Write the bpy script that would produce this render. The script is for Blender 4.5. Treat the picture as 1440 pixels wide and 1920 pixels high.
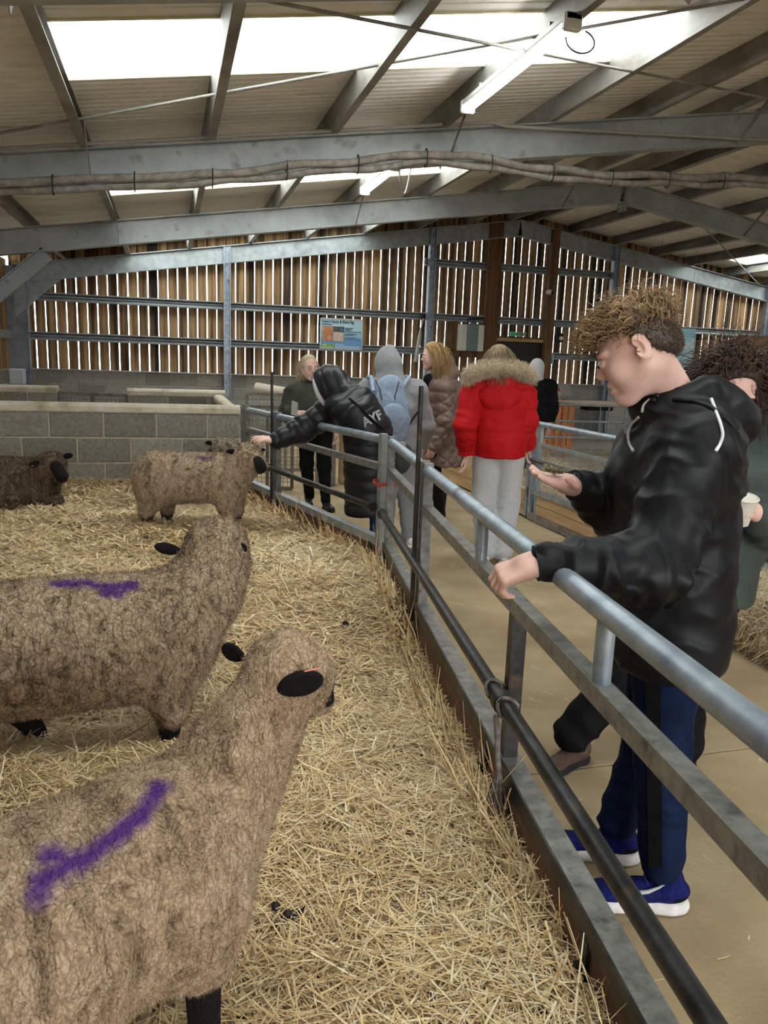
import bpy, math, random
import numpy as np
from mathutils import Vector, Matrix

for _o in list(bpy.data.objects):
    bpy.data.objects.remove(_o)
scene = bpy.context.scene
COL = scene.collection

# ------------------------------------------------------------------ camera
CAM_H = 1.53
CAM_R = np.array([[0.9637, 0.0179, -0.2664], [-0.2647, 0.1974, -0.9439], [0.0357, 0.9802, 0.1950]])
_u, _s, _v = np.linalg.svd(CAM_R)
CAM_R = _u @ _v
cam_data = bpy.data.cameras.new('camera')
cam_data.sensor_fit = 'HORIZONTAL'
cam_data.sensor_width = 36.0
cam_data.lens = 36.0 * 1442.0 / 1440.0
cam_data.clip_start = 0.05
cam_data.clip_end = 300
cam = bpy.data.objects.new('camera', cam_data)
COL.objects.link(cam)
_m = Matrix.Identity(4)
for _i in range(3):
    for _j in range(3):
        _m[_i][_j] = CAM_R[_i][_j]
_m[0][3], _m[1][3], _m[2][3] = 0.0, 0.0, CAM_H
cam.matrix_world = _m
scene.camera = cam

# ------------------------------------------------------------------ light
world = bpy.data.worlds.new('overcast_sky')
scene.world = world
world.use_nodes = True
_nt = world.node_tree
_bg = _nt.nodes['Background']
_bg.inputs['Color'].default_value = (0.93, 0.97, 1.0, 1)
_bg.inputs['Strength'].default_value = 8.0
scene.view_settings.view_transform = 'Standard'
scene.view_settings.look = 'None'
scene.view_settings.gamma = 1.0
scene.view_settings.use_curve_mapping = False
scene.view_settings.exposure = 0.12
scene.cycles.max_bounces = 5
scene.cycles.diffuse_bounces = 3
scene.cycles.glossy_bounces = 2
scene.cycles.transmission_bounces = 3
scene.cycles.transparent_max_bounces = 5
scene.cycles.caustics_reflective = False
scene.cycles.caustics_refractive = False

# ------------------------------------------------------------------ helpers
RNG = np.random.default_rng(7)
random.seed(7)


def V(*a):
    return np.array(a, float)


def nrm(v):
    v = np.asarray(v, float)
    l = np.linalg.norm(v)
    return v / l if l > 1e-9 else v


def at(px, py, Y):
    """point of the building at distance Y (towards the back wall) seen at a photo position"""
    r = CAM_R @ np.array((px - 720.0, 960.0 - py, -1442.0))
    return np.array((0, 0, CAM_H)) + r * (Y / r[1])


def atz(px, py, z):
    r = CAM_R @ np.array((px - 720.0, 960.0 - py, -1442.0))
    return np.array((0, 0, CAM_H)) + r * ((z - CAM_H) / r[2])


def tag(o, label=None, cat=None, group=None, kind=None):
    if label: o['label'] = label
    if cat: o['category'] = cat
    if group: o['group'] = group
    if kind: o['kind'] = kind
    return o


def empty(name, loc=(0, 0, 0), label=None, cat=None, group=None, kind=None, parent=None):
    o = bpy.data.objects.new(name, None)
    COL.objects.link(o)
    o.location = Vector([float(x) for x in loc])
    o.empty_display_size = 0.05
    if parent: o.parent = parent
    tag(o, label, cat, group, kind)
    return o


def link(name, me, parent=None, keep=True):
    o = bpy.data.objects.new(name, me)
    COL.objects.link(o)
    if parent is not None:
        o.parent = parent
        if keep:   # mesh is in world coordinates: cancel the parent's offset (parents are never rotated)
            off = Vector((0, 0, 0))
            p = parent
            while p is not None:
                off += p.location
                p = p.parent
            o.location = -off
    return o


def np_mesh(name, verts, faces, mats=(), smooth=False, face_mat=None):
    me = bpy.data.meshes.new(name)
    verts = np.asarray(verts, np.float32)
    if isinstance(faces, np.ndarray):
        n, k = faces.shape
        me.vertices.add(len(verts))
        me.vertices.foreach_set('co', verts.ravel())
        me.loops.add(n * k)
        me.loops.foreach_set('vertex_index', faces.astype(np.int32).ravel())
        me.polygons.add(n)
        me.polygons.foreach_set('loop_start', np.arange(0, n * k, k, dtype=np.int32))
        me.polygons.foreach_set('loop_total', np.full(n, k, np.int32))
        me.update(calc_edges=True)
        me.validate()
    else:
        me.from_pydata([tuple(map(float, v)) for v in verts], [], faces)
        me.update()
    for m in (mats if isinstance(mats, (list, tuple)) else [mats]):
        me.materials.append(m)
    if face_mat is not None and len(me.polygons) == len(face_mat):
        me.polygons.foreach_set('material_index', np.asarray(face_mat, np.int32))
    if smooth:
        me.polygons.foreach_set('use_smooth', np.ones(len(me.polygons), bool))
    return me


def frame_from(d, up=(0, 0, 1)):
    d = nrm(d)
    up = np.asarray(up, float)
    if abs(np.dot(d, up)) > 0.98:
        up = np.array((1.0, 0, 0))
    s = nrm(np.cross(d, up))
    u = np.cross(s, d)
    return d, s, u


class MB:
    """collects simple solids and links them as ONE mesh object"""
    def __init__(self):
        self.v, self.f, self.m, self.sm = [], [], [], []

    def add(self, verts, faces, mi=0, smooth=False):
        b = len(self.v)
        self.v.extend([tuple(map(float, x)) for x in verts])
        for f in faces:
            self.f.append([b + i for i in f]); self.m.append(mi); self.sm.append(smooth)
        return self

    def box(self, lo, hi, mi=0):
        x0, y0, z0 = lo; x1, y1, z1 = hi
        v = [(x0, y0, z0), (x1, y0, z0), (x1, y1, z0), (x0, y1, z0), (x0, y0, z1), (x1, y0, z1), (x1, y1, z1), (x0, y1, z1)]
        f = [(0, 3, 2, 1), (4, 5, 6, 7), (0, 1, 5, 4), (1, 2, 6, 5), (2, 3, 7, 6), (3, 0, 4, 7)]
        return self.add(v, f, mi)

    def bbox(self, lo, hi, b=0.006, mi=0):
        """box with chamfered edges (octagonal section along z and chamfered ends)"""
        x0, y0, z0 = lo; x1, y1, z1 = hi
        def ring(i, z):
            return [(x0 + i + b, y0 + i, z), (x1 - i - b, y0 + i, z), (x1 - i, y0 + i + b, z), (x1 - i, y1 - i - b, z),
                    (x1 - i - b, y1 - i, z), (x0 + i + b, y1 - i, z), (x0 + i, y1 - i - b, z), (x0 + i, y0 + i + b, z)]
        rs = [ring(b, z0), ring(0, z0 + b), ring(0, z1 - b), ring(b, z1)]
        v = [p for r in rs for p in r]
        f = [tuple(range(7, -1, -1)), tuple(range(24, 32))]
        for k in range(3):
            for i in range(8):
                j = (i + 1) % 8
                f.append((k * 8 + i, k * 8 + j, k * 8 + 8 + j, k * 8 + 8 + i))
        return self.add(v, f, mi)

    def prism(self, prof, p0, p1, up=(0, 0, 1), mi=0, smooth=False):
        """profile [(side, up)] swept from p0 to p1"""
        p0 = np.asarray(p0, float); p1 = np.asarray(p1, float)
        d, s, u = frame_from(p1 - p0, up)
        n = len(prof)
        v = [p0 + s * a + u * b for a, b in prof] + [p1 + s * a + u * b for a, b in prof]
        f = [tuple(range(n)), tuple(range(2 * n - 1, n - 1, -1))]
        for i in range(n):
            j = (i + 1) % n
            f.append((i, n + i, n + j, j))
        return self.add(v, f, mi, smooth)

    def bar(self, p0, p1, w, h, up=(0, 0, 1), mi=0):
        return self.prism([(-w / 2, -h / 2), (w / 2, -h / 2), (w / 2, h / 2), (-w / 2, h / 2)], p0, p1, up, mi)

    def tube(self, pts, r, n=8, mi=0, caps=True, up=(0, 0, 1), closed=False):
        pts = [np.asarray(p, float) for p in pts]
        rs = r if hasattr(r, '__len__') else [r] * len(pts)
        v = []; N = len(pts)
        prev_s = None
        for i, p in enumerate(pts):
            if closed:
                d = pts[(i + 1) % N] - pts[i - 1]
            else:
                d = pts[min(i + 1, N - 1)] - pts[max(i - 1, 0)]
            d = nrm(d)
            if prev_s is None:
                _, s, u = frame_from(d, up)
            else:
                s = nrm(prev_s - d * np.dot(prev_s, d)); u = np.cross(s, d)
            prev_s = s
            for k in range(n):
                a = 2 * math.pi * k / n
                v.append(p + s * (rs[i] * math.cos(a)) + u * (rs[i] * math.sin(a)))
        f = []
        for i in range(N if closed else N - 1):
            i2 = (i + 1) % N
            for k in range(n):
                j = (k + 1) % n
                f.append((i * n + k, i2 * n + k, i2 * n + j, i * n + j))
        self.add(v, f, mi, True)
        if caps and not closed:
            self.add(v[:n], [tuple(range(n))], mi); self.add(v[-n:], [tuple(range(n - 1, -1, -1))], mi)
        return self

    def ball(self, c, r, n=10, m=6, mi=0, rot=None):
        c = np.asarray(c, float)
        rr = np.asarray(r if hasattr(r, '__len__') else (r, r, r), float)
        v = []
        for i in range(m + 1):
            t = math.pi * i / m
            for k in range(n):
                a = 2 * math.pi * k / n
                q = np.array((math.sin(t) * math.cos(a), math.sin(t) * math.sin(a), math.cos(t))) * rr
                v.append(c + (rot @ q if rot is not None else q))
        f = []
        for i in range(m):
            for k in range(n):
                j = (k + 1) % n
                f.append((i * n + k, (i + 1) * n + k, (i + 1) * n + j, i * n + j))
        return self.add(v, f, mi, True)

    def mesh(self, name, mats):
        me = bpy.data.meshes.new(name)
        me.from_pydata(self.v, [], self.f)
        for m in (mats if isinstance(mats, (list, tuple)) else [mats]):
            me.materials.append(m)
        if self.f:
            me.polygons.foreach_set('material_index', self.m)
            me.polygons.foreach_set('use_smooth', self.sm)
        me.update()
        return me

    def build(self, name, mats, parent=None):
        return link(name, self.mesh(name, mats), parent)


# ------------------------------------------------------------------ materials
MATS = {}


def M(name, c1, c2=None, scale=6.0, detail=5.0, rough=0.6, metal=0.0, bump=0.0, bscale=60.0, stretch=(1, 1, 1),
      lo=0.35, hi=0.65, rnd=0.0, spec=0.3, c3=None, c3scale=1.5, c3lo=0.5, c3hi=0.7, rough2=None, bstretch=None, sheen=0.0):
    if name in MATS: return MATS[name]
    m = bpy.data.materials.new(name)
    m.use_nodes = True
    nt = m.node_tree; N = nt.nodes; L = nt.links
    b = N['Principled BSDF']
    b.inputs['Roughness'].default_value = rough
    b.inputs['Metallic'].default_value = metal
    b.inputs['Specular IOR Level'].default_value = spec
    if sheen:
        b.inputs['Sheen Weight'].default_value = sheen
    tc = N.new('ShaderNodeTexCoord')
    mp = N.new('ShaderNodeMapping')
    mp.inputs['Scale'].default_value = stretch
    L.new(tc.outputs['Object'], mp.inputs['Vector'])
    src = mp.outputs['Vector']
    oi = None
    if rnd:
        oi = N.new('ShaderNodeObjectInfo')
        ad = N.new('ShaderNodeVectorMath'); ad.operation = 'ADD'
        sc = N.new('ShaderNodeVectorMath'); sc.operation = 'SCALE'
        cb = N.new('ShaderNodeCombineXYZ')
        for i in range(3): L.new(oi.outputs['Random'], cb.inputs[i])
        sc.inputs['Scale'].default_value = 37.0
        L.new(cb.outputs[0], sc.inputs[0])
        L.new(src, ad.inputs[0]); L.new(sc.outputs[0], ad.inputs[1])
        src = ad.outputs[0]
    col = None
    if c2 is not None:
        nz = N.new('ShaderNodeTexNoise')
        nz.inputs['Scale'].default_value = scale
        nz.inputs['Detail'].default_value = min(detail, 4.0)
        nz.inputs['Roughness'].default_value = 0.6
        L.new(src, nz.inputs['Vector'])
        rp = N.new('ShaderNodeValToRGB')
        rp.color_ramp.elements[0].position = lo; rp.color_ramp.elements[1].position = hi
        rp.color_ramp.elements[0].color = (*c1, 1); rp.color_ramp.elements[1].color = (*c2, 1)
        L.new(nz.outputs['Fac'], rp.inputs['Fac'])
        col = rp.outputs['Color']
        if rough2 is not None:
            mr = N.new('ShaderNodeMapRange')
            mr.inputs['To Min'].default_value = rough; mr.inputs['To Max'].default_value = rough2
            mr.inputs['From Min'].default_value = lo; mr.inputs['From Max'].default_value = hi
            L.new(nz.outputs['Fac'], mr.inputs['Value']); L.new(mr.outputs[0], b.inputs['Roughness'])
        if c3 is not None:
            n2 = N.new('ShaderNodeTexNoise')
            n2.inputs['Scale'].default_value = c3scale; n2.inputs['Detail'].default_value = 3
            L.new(src, n2.inputs['Vector'])
            r2 = N.new('ShaderNodeMapRange')
            r2.inputs['From Min'].default_value = c3lo; r2.inputs['From Max'].default_value = c3hi
            L.new(n2.outputs['Fac'], r2.inputs['Value'])
            mx = N.new('ShaderNodeMixRGB')
            mx.inputs['Color2'].default_value = (*c3, 1)
            L.new(r2.outputs[0], mx.inputs['Fac']); L.new(col, mx.inputs['Color1'])
            col = mx.outputs['Color']
    if rnd:
        hs = N.new('ShaderNodeHueSaturation')
        mr = N.new('ShaderNodeMapRange')
        mr.inputs['To Min'].default_value = 1 - rnd; mr.inputs['To Max'].default_value = 1 + rnd
        L.new(oi.outputs['Random'], mr.inputs['Value']); L.new(mr.outputs[0], hs.inputs['Value'])
        if col is not None: L.new(col, hs.inputs['Color'])
        else: hs.inputs['Color'].default_value = (*c1, 1)
        col = hs.outputs['Color']
    if col is not None: L.new(col, b.inputs['Base Color'])
    else: b.inputs['Base Color'].default_value = (*c1, 1)
    if bump:
        nb = N.new('ShaderNodeTexNoise')
        nb.inputs['Scale'].default_value = bscale; nb.inputs['Detail'].default_value = 2
        bs = src
        if bstretch is not None:
            mp2 = N.new('ShaderNodeMapping'); mp2.inputs['Scale'].default_value = bstretch
            L.new(tc.outputs['Object'], mp2.inputs['Vector']); bs = mp2.outputs['Vector']
        L.new(bs, nb.inputs['Vector'])
        bp = N.new('ShaderNodeBump')
        bp.inputs['Strength'].default_value = bump; bp.inputs['Distance'].default_value = 0.01
        L.new(nb.outputs['Fac'], bp.inputs['Height']); L.new(bp.outputs['Normal'], b.inputs['Normal'])
    MATS[name] = m
    return m


def emit(name, c, s):
    m = bpy.data.materials.new(name); m.use_nodes = True
    nt = m.node_tree; nt.nodes.clear()
    e = nt.nodes.new('ShaderNodeEmission'); e.inputs['Color'].default_value = (*c, 1); e.inputs['Strength'].default_value = s
    o = nt.nodes.new('ShaderNodeOutputMaterial'); nt.links.new(e.outputs[0], o.inputs[0])
    MATS[name] = m
    return m


GALV = M('galvanised_steel', (.25, .28, .29), (.42, .45, .46), scale=9, detail=6, rough=.42, rough2=.6, metal=.55, lo=.3, hi=.7, bump=.05, bscale=120)
GALVB = M('weathered_tube', (.20, .245, .30), (.42, .475, .53), scale=14, detail=6, rough=.38, metal=.5, lo=.3, hi=.7, c3=(.14, .15, .16), c3scale=9, c3lo=.62, c3hi=.72)
STEELD = M('worn_dark_steel', (.022, .022, .022), (.065, .064, .062), scale=10, detail=6, rough=.4, metal=.5, c3=(.14, .08, .05), c3scale=14, c3lo=.58, c3hi=.75)
STEELW = M('scuffed_flat_steel', (.13, .128, .12), (.30, .292, .275), scale=22, detail=7, rough=.45, metal=.35, lo=.3, hi=.7, c3=(.06, .058, .055), c3scale=25, c3lo=.58, c3hi=.8)
RAFT = M('grey_rafter_steel', (.27, .285, .285), (.42, .435, .43), scale=3, detail=6, rough=.5, metal=.2, lo=.3, hi=.7, c3=(.13, .13, .12), c3scale=6, c3lo=.6, c3hi=.8)
PURL = M('dusty_purlin_steel', (.20, .185, .165), (.38, .37, .35), scale=4, detail=6, rough=.55, metal=.3, stretch=(1, .4, 1), lo=.35, hi=.65)
ROOF = M('dusty_cream_roof_lining', (.80, .775, .735), (.92, .90, .87), scale=2.2, detail=7, rough=.55, lo=.3, hi=.7, stretch=(.6, 1.5, 1), c3=(.50, .44, .37), c3scale=3.0, c3lo=.62, c3hi=.82)
BOARD = M('stained_larch_board', (.11, .056, .024), (.52, .325, .155), scale=9, detail=6, rough=.75, stretch=(1.6, 1.6, .12), lo=.36, hi=.66, rnd=.3, bump=.3, bscale=20, c3=(.02, .011, .007), c3scale=3.5, c3lo=.52, c3hi=.66)
POSTW = M('brown_timber_post', (.07, .034, .015), (.17, .085, .036), scale=6, detail=6, rough=.7, stretch=(2, 2, .15), rnd=.1, bump=.3, bscale=20)
BLOCKM = M('grey_concrete_block', (.165, .148, .12), (.285, .262, .22), scale=30, detail=7, rough=.9, lo=.3, hi=.7, rnd=.22, bump=.5, bscale=90)
BLOCKB = M('pale_grey_block', (.27, .26, .24), (.40, .385, .355), scale=30, detail=7, rough=.9, lo=.3, hi=.7, rnd=.2, bump=.5, bscale=90)
MORTAR = M('sandy_mortar', (.40, .34, .24), (.50, .44, .33), scale=20, rough=.95, bump=.4, bscale=60)
MORTARG = M('grey_mortar', (.33, .31, .27), (.45, .42, .37), scale=20, rough=.95, bump=.4, bscale=60)
CAPM = M('cream_cement_coping', (.46, .40, .30), (.62, .56, .45), scale=9, detail=7, rough=.9, lo=.3, hi=.7, bump=.5, bscale=50, c3=(.36, .3, .2), c3scale=5)
CONC = M('tan_concrete_floor', (.31, .225, .125), (.44, .34, .21), scale=2.2, detail=9, rough=.85, lo=.3, hi=.7, bump=.25, bscale=70, c3=(.22, .155, .085), c3scale=1.3, c3lo=.5, c3hi=.75)
TIMBER = M('pale_sawn_timber', (.33, .20, .095), (.52, .36, .19), scale=5, detail=6, rough=.75, stretch=(.25, .25, 2.5), lo=.3, hi=.7, rnd=.12, bump=.2, bscale=30)
KICK = M('weathered_kick_board', (.105, .055, .035), (.24, .14, .095), scale=6, detail=7, rough=.85, stretch=(.8, .25, 2), lo=.3, hi=.7, bump=.3, bscale=40, c3=(.07, .05, .04), c3scale=3)
BLACKP = M('black_plastic', (.012, .012, .013), rough=.5)
WHITEP = M('white_plastic', (.75, .75, .73), rough=.4)
GREYP = M('grey_plastic', (.4, .41, .41), rough=.5)
# ------------------------------------------------------------------ the barn
XA, ZA, SL = 6.6, 4.25, 0.155          # ridge position, rafter top at the ridge, roof slope
YW = 14.5                               # back wall
FRAMES = [7.2, 10.85, 14.42, 3.55, -0.1]
XL, XR = -2.55, 15.75


def zraf(x):
    return ZA - SL * abs(x - XA)


# floor: concrete slabs with thin joints
fl = empty('floor', (0, 0, 0), 'tan concrete barn floor in large slabs', None, None, 'structure')
MB().box((XL - .3, -7, -.12), (XR + .3, YW + .2, -.006)).build('slab_bed', M('dark_joint', (.08, .06, .04), rough=.95), fl)
_ys = [-7, -1.2, 2.42, 6.2, 10.0, YW + .2]
_xs = [XL - .3, 4.2, 9.8, XR + .3]
for _i in range(len(_ys) - 1):
    for _j in range(len(_xs) - 1):
        MB().bbox((_xs[_j] + .003, _ys[_i] + .003, -.1), (_xs[_j + 1] - .003, _ys[_i + 1] - .003, 0), .004).build('slab', CONC, fl)
# the yard outside
yard = MB().box((-40, -45, -.4), (55, 50, -.13)).build('yard', M('yard_gravel', (.3, .29, .26), (.4, .38, .34), scale=3, rough=.95))
tag(yard, 'grey gravel yard outside the barn', None, None, 'structure')

# ---------------------------------------------------------------- roof
ceil = empty('ceiling', (0, 0, 3.4), 'cream lined pitched barn roof carried on steel purlins', None, None, 'structure')
SHEET_W = 1.02


def sheet_mesh(name, x0, x1, mats, y0=0.0, w=SHEET_W, ribs=True, off=.18, th=.05):
    """ribbed roof sheet from x0 to x1, w wide along Y, ribs run down the slope"""
    prof = []
    n = 10 if ribs else 1
    for k in range(n):
        a = w * k / n; b = w / n
        if ribs:
            prof += [(a, 0.0), (a + b * .74, 0.0), (a + b * .8, .007), (a + b * .94, .007)]
        else:
            prof += [(a, 0)]
    prof += [(w, 0.0)]
    v = []
    for x in (x0, x1):
        z = zraf(x) + off
        v += [(x, y0 + p, z + q) for p, q in prof]
        v += [(x, y0 + w, z + th), (x, y0, z + th)]
    n = len(prof) + 2
    f = [tuple(range(n)), tuple(range(2 * n - 1, n - 1, -1))]
    for i in range(n):
        j = (i + 1) % n
        f.append((i, n + i, n + j, j))
    me = bpy.data.meshes.new(name); me.from_pydata(v, [], f)
    for m in mats: me.materials.append(m)
    me.update()
    return me


sheetL = sheet_mesh('roof_sheet', XL - .3, XA, [ROOF], w=SHEET_W - .006)
sheetR = sheet_mesh('roof_sheet', XA, XR + .3, [ROOF], w=SHEET_W - .006)
sheetLa = sheet_mesh('roof_sheet', XL - .3, -.62, [ROOF], w=SHEET_W - .006)
sheetLb = sheet_mesh('roof_sheet', 3.52, XA, [ROOF], w=SHEET_W - .006)
sheetRa = sheet_mesh('roof_sheet', XA, 10.46, [ROOF], w=SHEET_W - .006)
sheetRb = sheet_mesh('roof_sheet', 14.3, XR + .3, [ROOF], w=SHEET_W - .006)


def place(name, me, loc, parent, rz=0.0, scale=None):
    o = link(name, me, parent)
    o.location = o.location + Vector([float(x) for x in loc])
    if rz: o.rotation_euler = (0, 0, rz)
    if scale: o.scale = scale
    return o


# rooflights: translucent sheets that pass the overcast daylight
def translucent(name, tint=(.93, .95, .93), fac=.15):
    m = bpy.data.materials.new(name); m.use_nodes = True
    nt = m.node_tree; nt.nodes.clear()
    a = nt.nodes.new('ShaderNodeBsdfTransparent'); a.inputs['Color'].default_value = (*tint, 1)
    b = nt.nodes.new('ShaderNodeBsdfTranslucent'); b.inputs['Color'].default_value = (.9, .9, .82, 1)
    x = nt.nodes.new('ShaderNodeMixShader'); x.inputs[0].default_value = fac
    o = nt.nodes.new('ShaderNodeOutputMaterial')
    nt.links.new(a.outputs[0], x.inputs[1]); nt.links.new(b.outputs[0], x.inputs[2]); nt.links.new(x.outputs[0], o.inputs[0])
    return m


GRP = translucent('rooflight_sheet')
GRPEDGE = M('yellowed_rooflight_edge', (.62, .58, .34), (.75, .72, .5), scale=8, rough=.6)
wn = 0
LX = [-.62, .37, 1.42, 2.43, 3.52]
RX = [10.46, 11.42, 12.38, 13.34, 14.3]


def rooflight(y0, xs, shows, lab):
    global wn
    wn += 1
    w = empty('window_%d' % wn, ((xs[0] + xs[-1]) / 2, y0, 3.5), lab, None, None, 'structure')
    for a, b in zip(xs[:-1], xs[1:]):
        me = sheet_mesh('pane', a + .01, b - .01, [GRP], ribs=False, w=SHEET_W - .02, th=.004)
        place('pane', me, (0, y0 + .01, 0), w)
    e = MB()
    for y in (y0 + .006, y0 + SHEET_W - .012):
        e.prism([(-.012, -.012), (.012, -.012), (.012, .02), (-.012, .02)], (xs[0], y, zraf(xs[0]) + .18), (xs[-1], y, zraf(xs[-1]) + .18))
    e.build('edge_strip', GRPEDGE, w)


for k in range(-11, 10):
    y = 5.05 + k * SHEET_W
    if y > YW + .1: continue
    if k % 4 == 0:
        place('roof_sheet', sheetLa, (0, y, 0), ceil); place('roof_sheet', sheetLb, (0, y, 0), ceil)
    else:
        place('roof_sheet', sheetL, (0, y, 0), ceil)
    y -= .36
    if k % 4 == 0:
        place('roof_sheet', sheetRa, (0, y, 0), ceil); place('roof_sheet', sheetRb, (0, y, 0), ceil)
    else:
        place('roof_sheet', sheetR, (0, y, 0), ceil)
rooflight(5.05, LX, True, 'bright translucent rooflight strip nearest overhead, four panes')
rooflight(9.13, LX, True, 'bright rooflight strip behind the nearest rafter, seen as a thin band')
rooflight(5.05 + 8 * SHEET_W - .36, RX, True, 'bright rooflight on the right roof slope near the back wall')
rooflight(5.05 + 8 * SHEET_W, LX, False, 'rooflight strip on the left slope just before the back wall')
rooflight(.97, LX, False, 'rooflight strip on the left slope above the photographer')
rooflight(-3.11, LX, False, 'rooflight strip on the left slope behind the photographer')
for k, nm in ((4, 'rooflight strip on the right slope beside the second rafter'), (0, 'rooflight strip on the right slope beside the nearest rafter'),
              (-4, 'rooflight strip on the right slope above the walkway'), (-8, 'rooflight strip on the right slope behind the photographer')):
    rooflight(5.05 + k * SHEET_W - .36, RX, False, nm)

# purlins: lipped C sections
CPROF = [(-.035, -.09), (.035, -.09), (.035, -.075), (.03, -.075), (.03, -.084), (-.029, -.084), (-.029, .084), (.03, .084), (.03, .075), (.035, .075), (.035, .09), (-.035, .09)]
PURX = [-1.66, -.64, .37, 1.42, 2.43, 3.50, 4.52, 5.5, 6.38, 6.82, 7.7, 8.68, 9.62, 10.46, 11.42, 12.38, 13.34, 14.3, 15.2]
for x in PURX:
    z = zraf(x) + .09
    s = -1 if x < XA else 1
    prof = [(-s * a, b) for a, b in CPROF]
    if s < 0: prof = prof[::-1]
    up = nrm((-SL if x < XA else SL, 0, 1))
    MB().prism(prof, (x, -7, z), (x, YW + .05, z), up=up).build('purlin', PURL, ceil)
# dark ridge flashing
MB().box((XA - .12, -7, ZA + .15), (XA + .12, YW, ZA + .17)).build('ridge_flashing', PURL, ceil)


# ---------------------------------------------------------------- portal frames
def ibeam(mb, p0, p1, h, w, up, tf=.014, tw=.012, mi=0):
    pr = [(-w / 2, -h / 2), (w / 2, -h / 2), (w / 2, -h / 2 + tf), (tw / 2, -h / 2 + tf), (tw / 2, h / 2 - tf), (w / 2, h / 2 - tf), (w / 2, h / 2),
          (-w / 2, h / 2), (-w / 2, h / 2 - tf), (-tw / 2, h / 2 - tf), (-tw / 2, -h / 2 + tf), (-w / 2, -h / 2 + tf)]
    mb.prism(pr, p0, p1, up, mi)


LABF = {7.2: 'grey steel portal frame nearest overhead with lagged pipes slung under it',
        10.85: 'grey steel portal frame with ridge joint in view, second from the back wall',
        14.42: 'galvanised steel gable frame against the slatted back wall',
        3.55: 'grey steel portal frame just above the top of the picture', -.1: 'grey steel portal frame behind the photographer'}
for y in FRAMES:
    fr = empty('portal_frame', (XA, y, 0), LABF[y], 'steel frame', 'steel portal frames')
    h = .30
    end = y > 14
    mat = GALV if end else RAFT
    for s, xe in ((-1, XL + .1), (1, XR - .1)):
        upv = nrm((SL * s * 1.0, 0, 1)) if s > 0 else nrm((-SL, 0, 1))
        off = -upv * (h / 2)
        b = MB(); ibeam(b, V(xe, y, zraf(xe)) + off, V(XA, y, ZA) + off, h, .15, upv)
        b.build('rafter', mat, fr)
        c = MB(); ibeam(c, (xe + s * -.02, y, 0), (xe - s * .02, y, zraf(xe) - .02), .30 if not end else .36, .16, (1, 0, 0))
        c.build('column', M('blue_grey_column', (.19, .21, .24), (.28, .3, .33), scale=5, rough=.55, metal=.2), fr)
        # knee haunch
        hx = xe - s * 1.0
        hb = MB()
        if not end:
            p = V(xe - s * .12, y, zraf(xe) - .95); q = V(hx, y, zraf(hx) - h - .02)
            ibeam(hb, p, q, .18, .13, (0, 0, 1))
        else:
            z = zraf(xe)
            hb.add([(xe, y - .03, z - h - .55), (xe - s * .75, y - .03, zraf(xe - s * .75) - h), (xe, y - .03, z - h), (xe, y + .03, z - h - .55), (xe - s * .75, y + .03, zraf(xe - s * .75) - h), (xe, y + .03, z - h)],
                   [(0, 1, 2), (5, 4, 3), (0, 3, 4, 1), (1, 4, 5, 2), (2, 5, 3, 0)])
        hb.build('haunch', mat, fr)
    if not end:
        g = MB()
        for s in (-1, 1):
            g.box((XA + s * .012 - .008, y - .1, ZA - .42), (XA + s * .012 + .008, y + .1, ZA + .02))
        g.build('ridge_plate', mat, fr)
        for zz in (-.08, -.2, -.3):
            for yy in (-.05, .05):
                MB().tube([(XA - .04, y + yy, ZA + zz), (XA + .04, y + yy, ZA + zz)], .014, 6).build('bolt', STEELD, fr)
        # purlin stays
        for x in (-.64, 2.43, 5.5, 8.68, 11.42):
            MB().bar((x + .06, y - .55, zraf(x) + .06), (x + .06, y - .09, zraf(x) - .3), .045, .005, (1, 0, 0)).build('purlin_stay', PURL, fr)
            MB().bar((x + .06, y + .5, zraf(x) + .06), (x + .06, y + .09, zraf(x) - .3), .045, .005, (1, 0, 0)).build('purlin_stay', PURL, fr)

# bracing rods between the nearest two frames' bay
def rod(p, q, lab, r=.011):
    t = MB().tube([p, q], r, 8).build('bracing_rod', PURL)
    tag(t, lab, 'steel rod', 'roof bracing rods')


rod(V(-1.9, 7.05, zraf(-1.9) + .03), V(4.4, 4.1, zraf(4.4) + .03), 'thin steel bracing rod climbing from lower left under the nearest rooflight')
rod(V(.1, 4.2, zraf(.1) + .0), V(6.2, 7.0, zraf(6.2) + .0), 'thin steel bracing rod running down to the right across the nearest rooflight')
rod(V(7.3, 7.3, zraf(7.3) - .03), V(11.6, 10.8, zraf(11.6) - .03), 'thin steel bracing rod on the right slope between the two near frames')
rod(V(7.6, 10.9, zraf(7.6) - .03), V(12.2, 14.3, zraf(12.2) - .05), 'thin steel bracing rod crossing the right rooflight near the back wall')

# ---------------------------------------------------------------- back wall
wb = empty('wall_back', (XA, YW, 0), 'back gable wall of slatted brown boards above grey blockwork', None, None, 'structure')
ZB = 1.15
BPITCH = .168
board = MB().bbox((0, 0, 0), (BPITCH - .0165, .022, 1), .003).mesh('board', [BOARD])
x = XL + .05
DOORX = (6.3, 7.24)
while x < XR:
    zt = zraf(x + BPITCH / 2) + .17
    z0 = ZB
    if DOORX[0] - .1 < x + .07 < DOORX[1] + .1: z0 = 2.02
    place('board', board, (x, YW + .07 + random.uniform(-.003, .003), z0), wb, scale=(1 + random.uniform(-.02, .02), 1, zt - z0))
    x += BPITCH
SIG = [(-.06, -.07), (-.045, -.07), (-.045, -.055), (.045, -.055), (.045, -.02), (.025, -.02), (.025, .02), (.045, .02), (.045, .055), (-.045, .055), (-.045, .07), (-.06, .07)]


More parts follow.
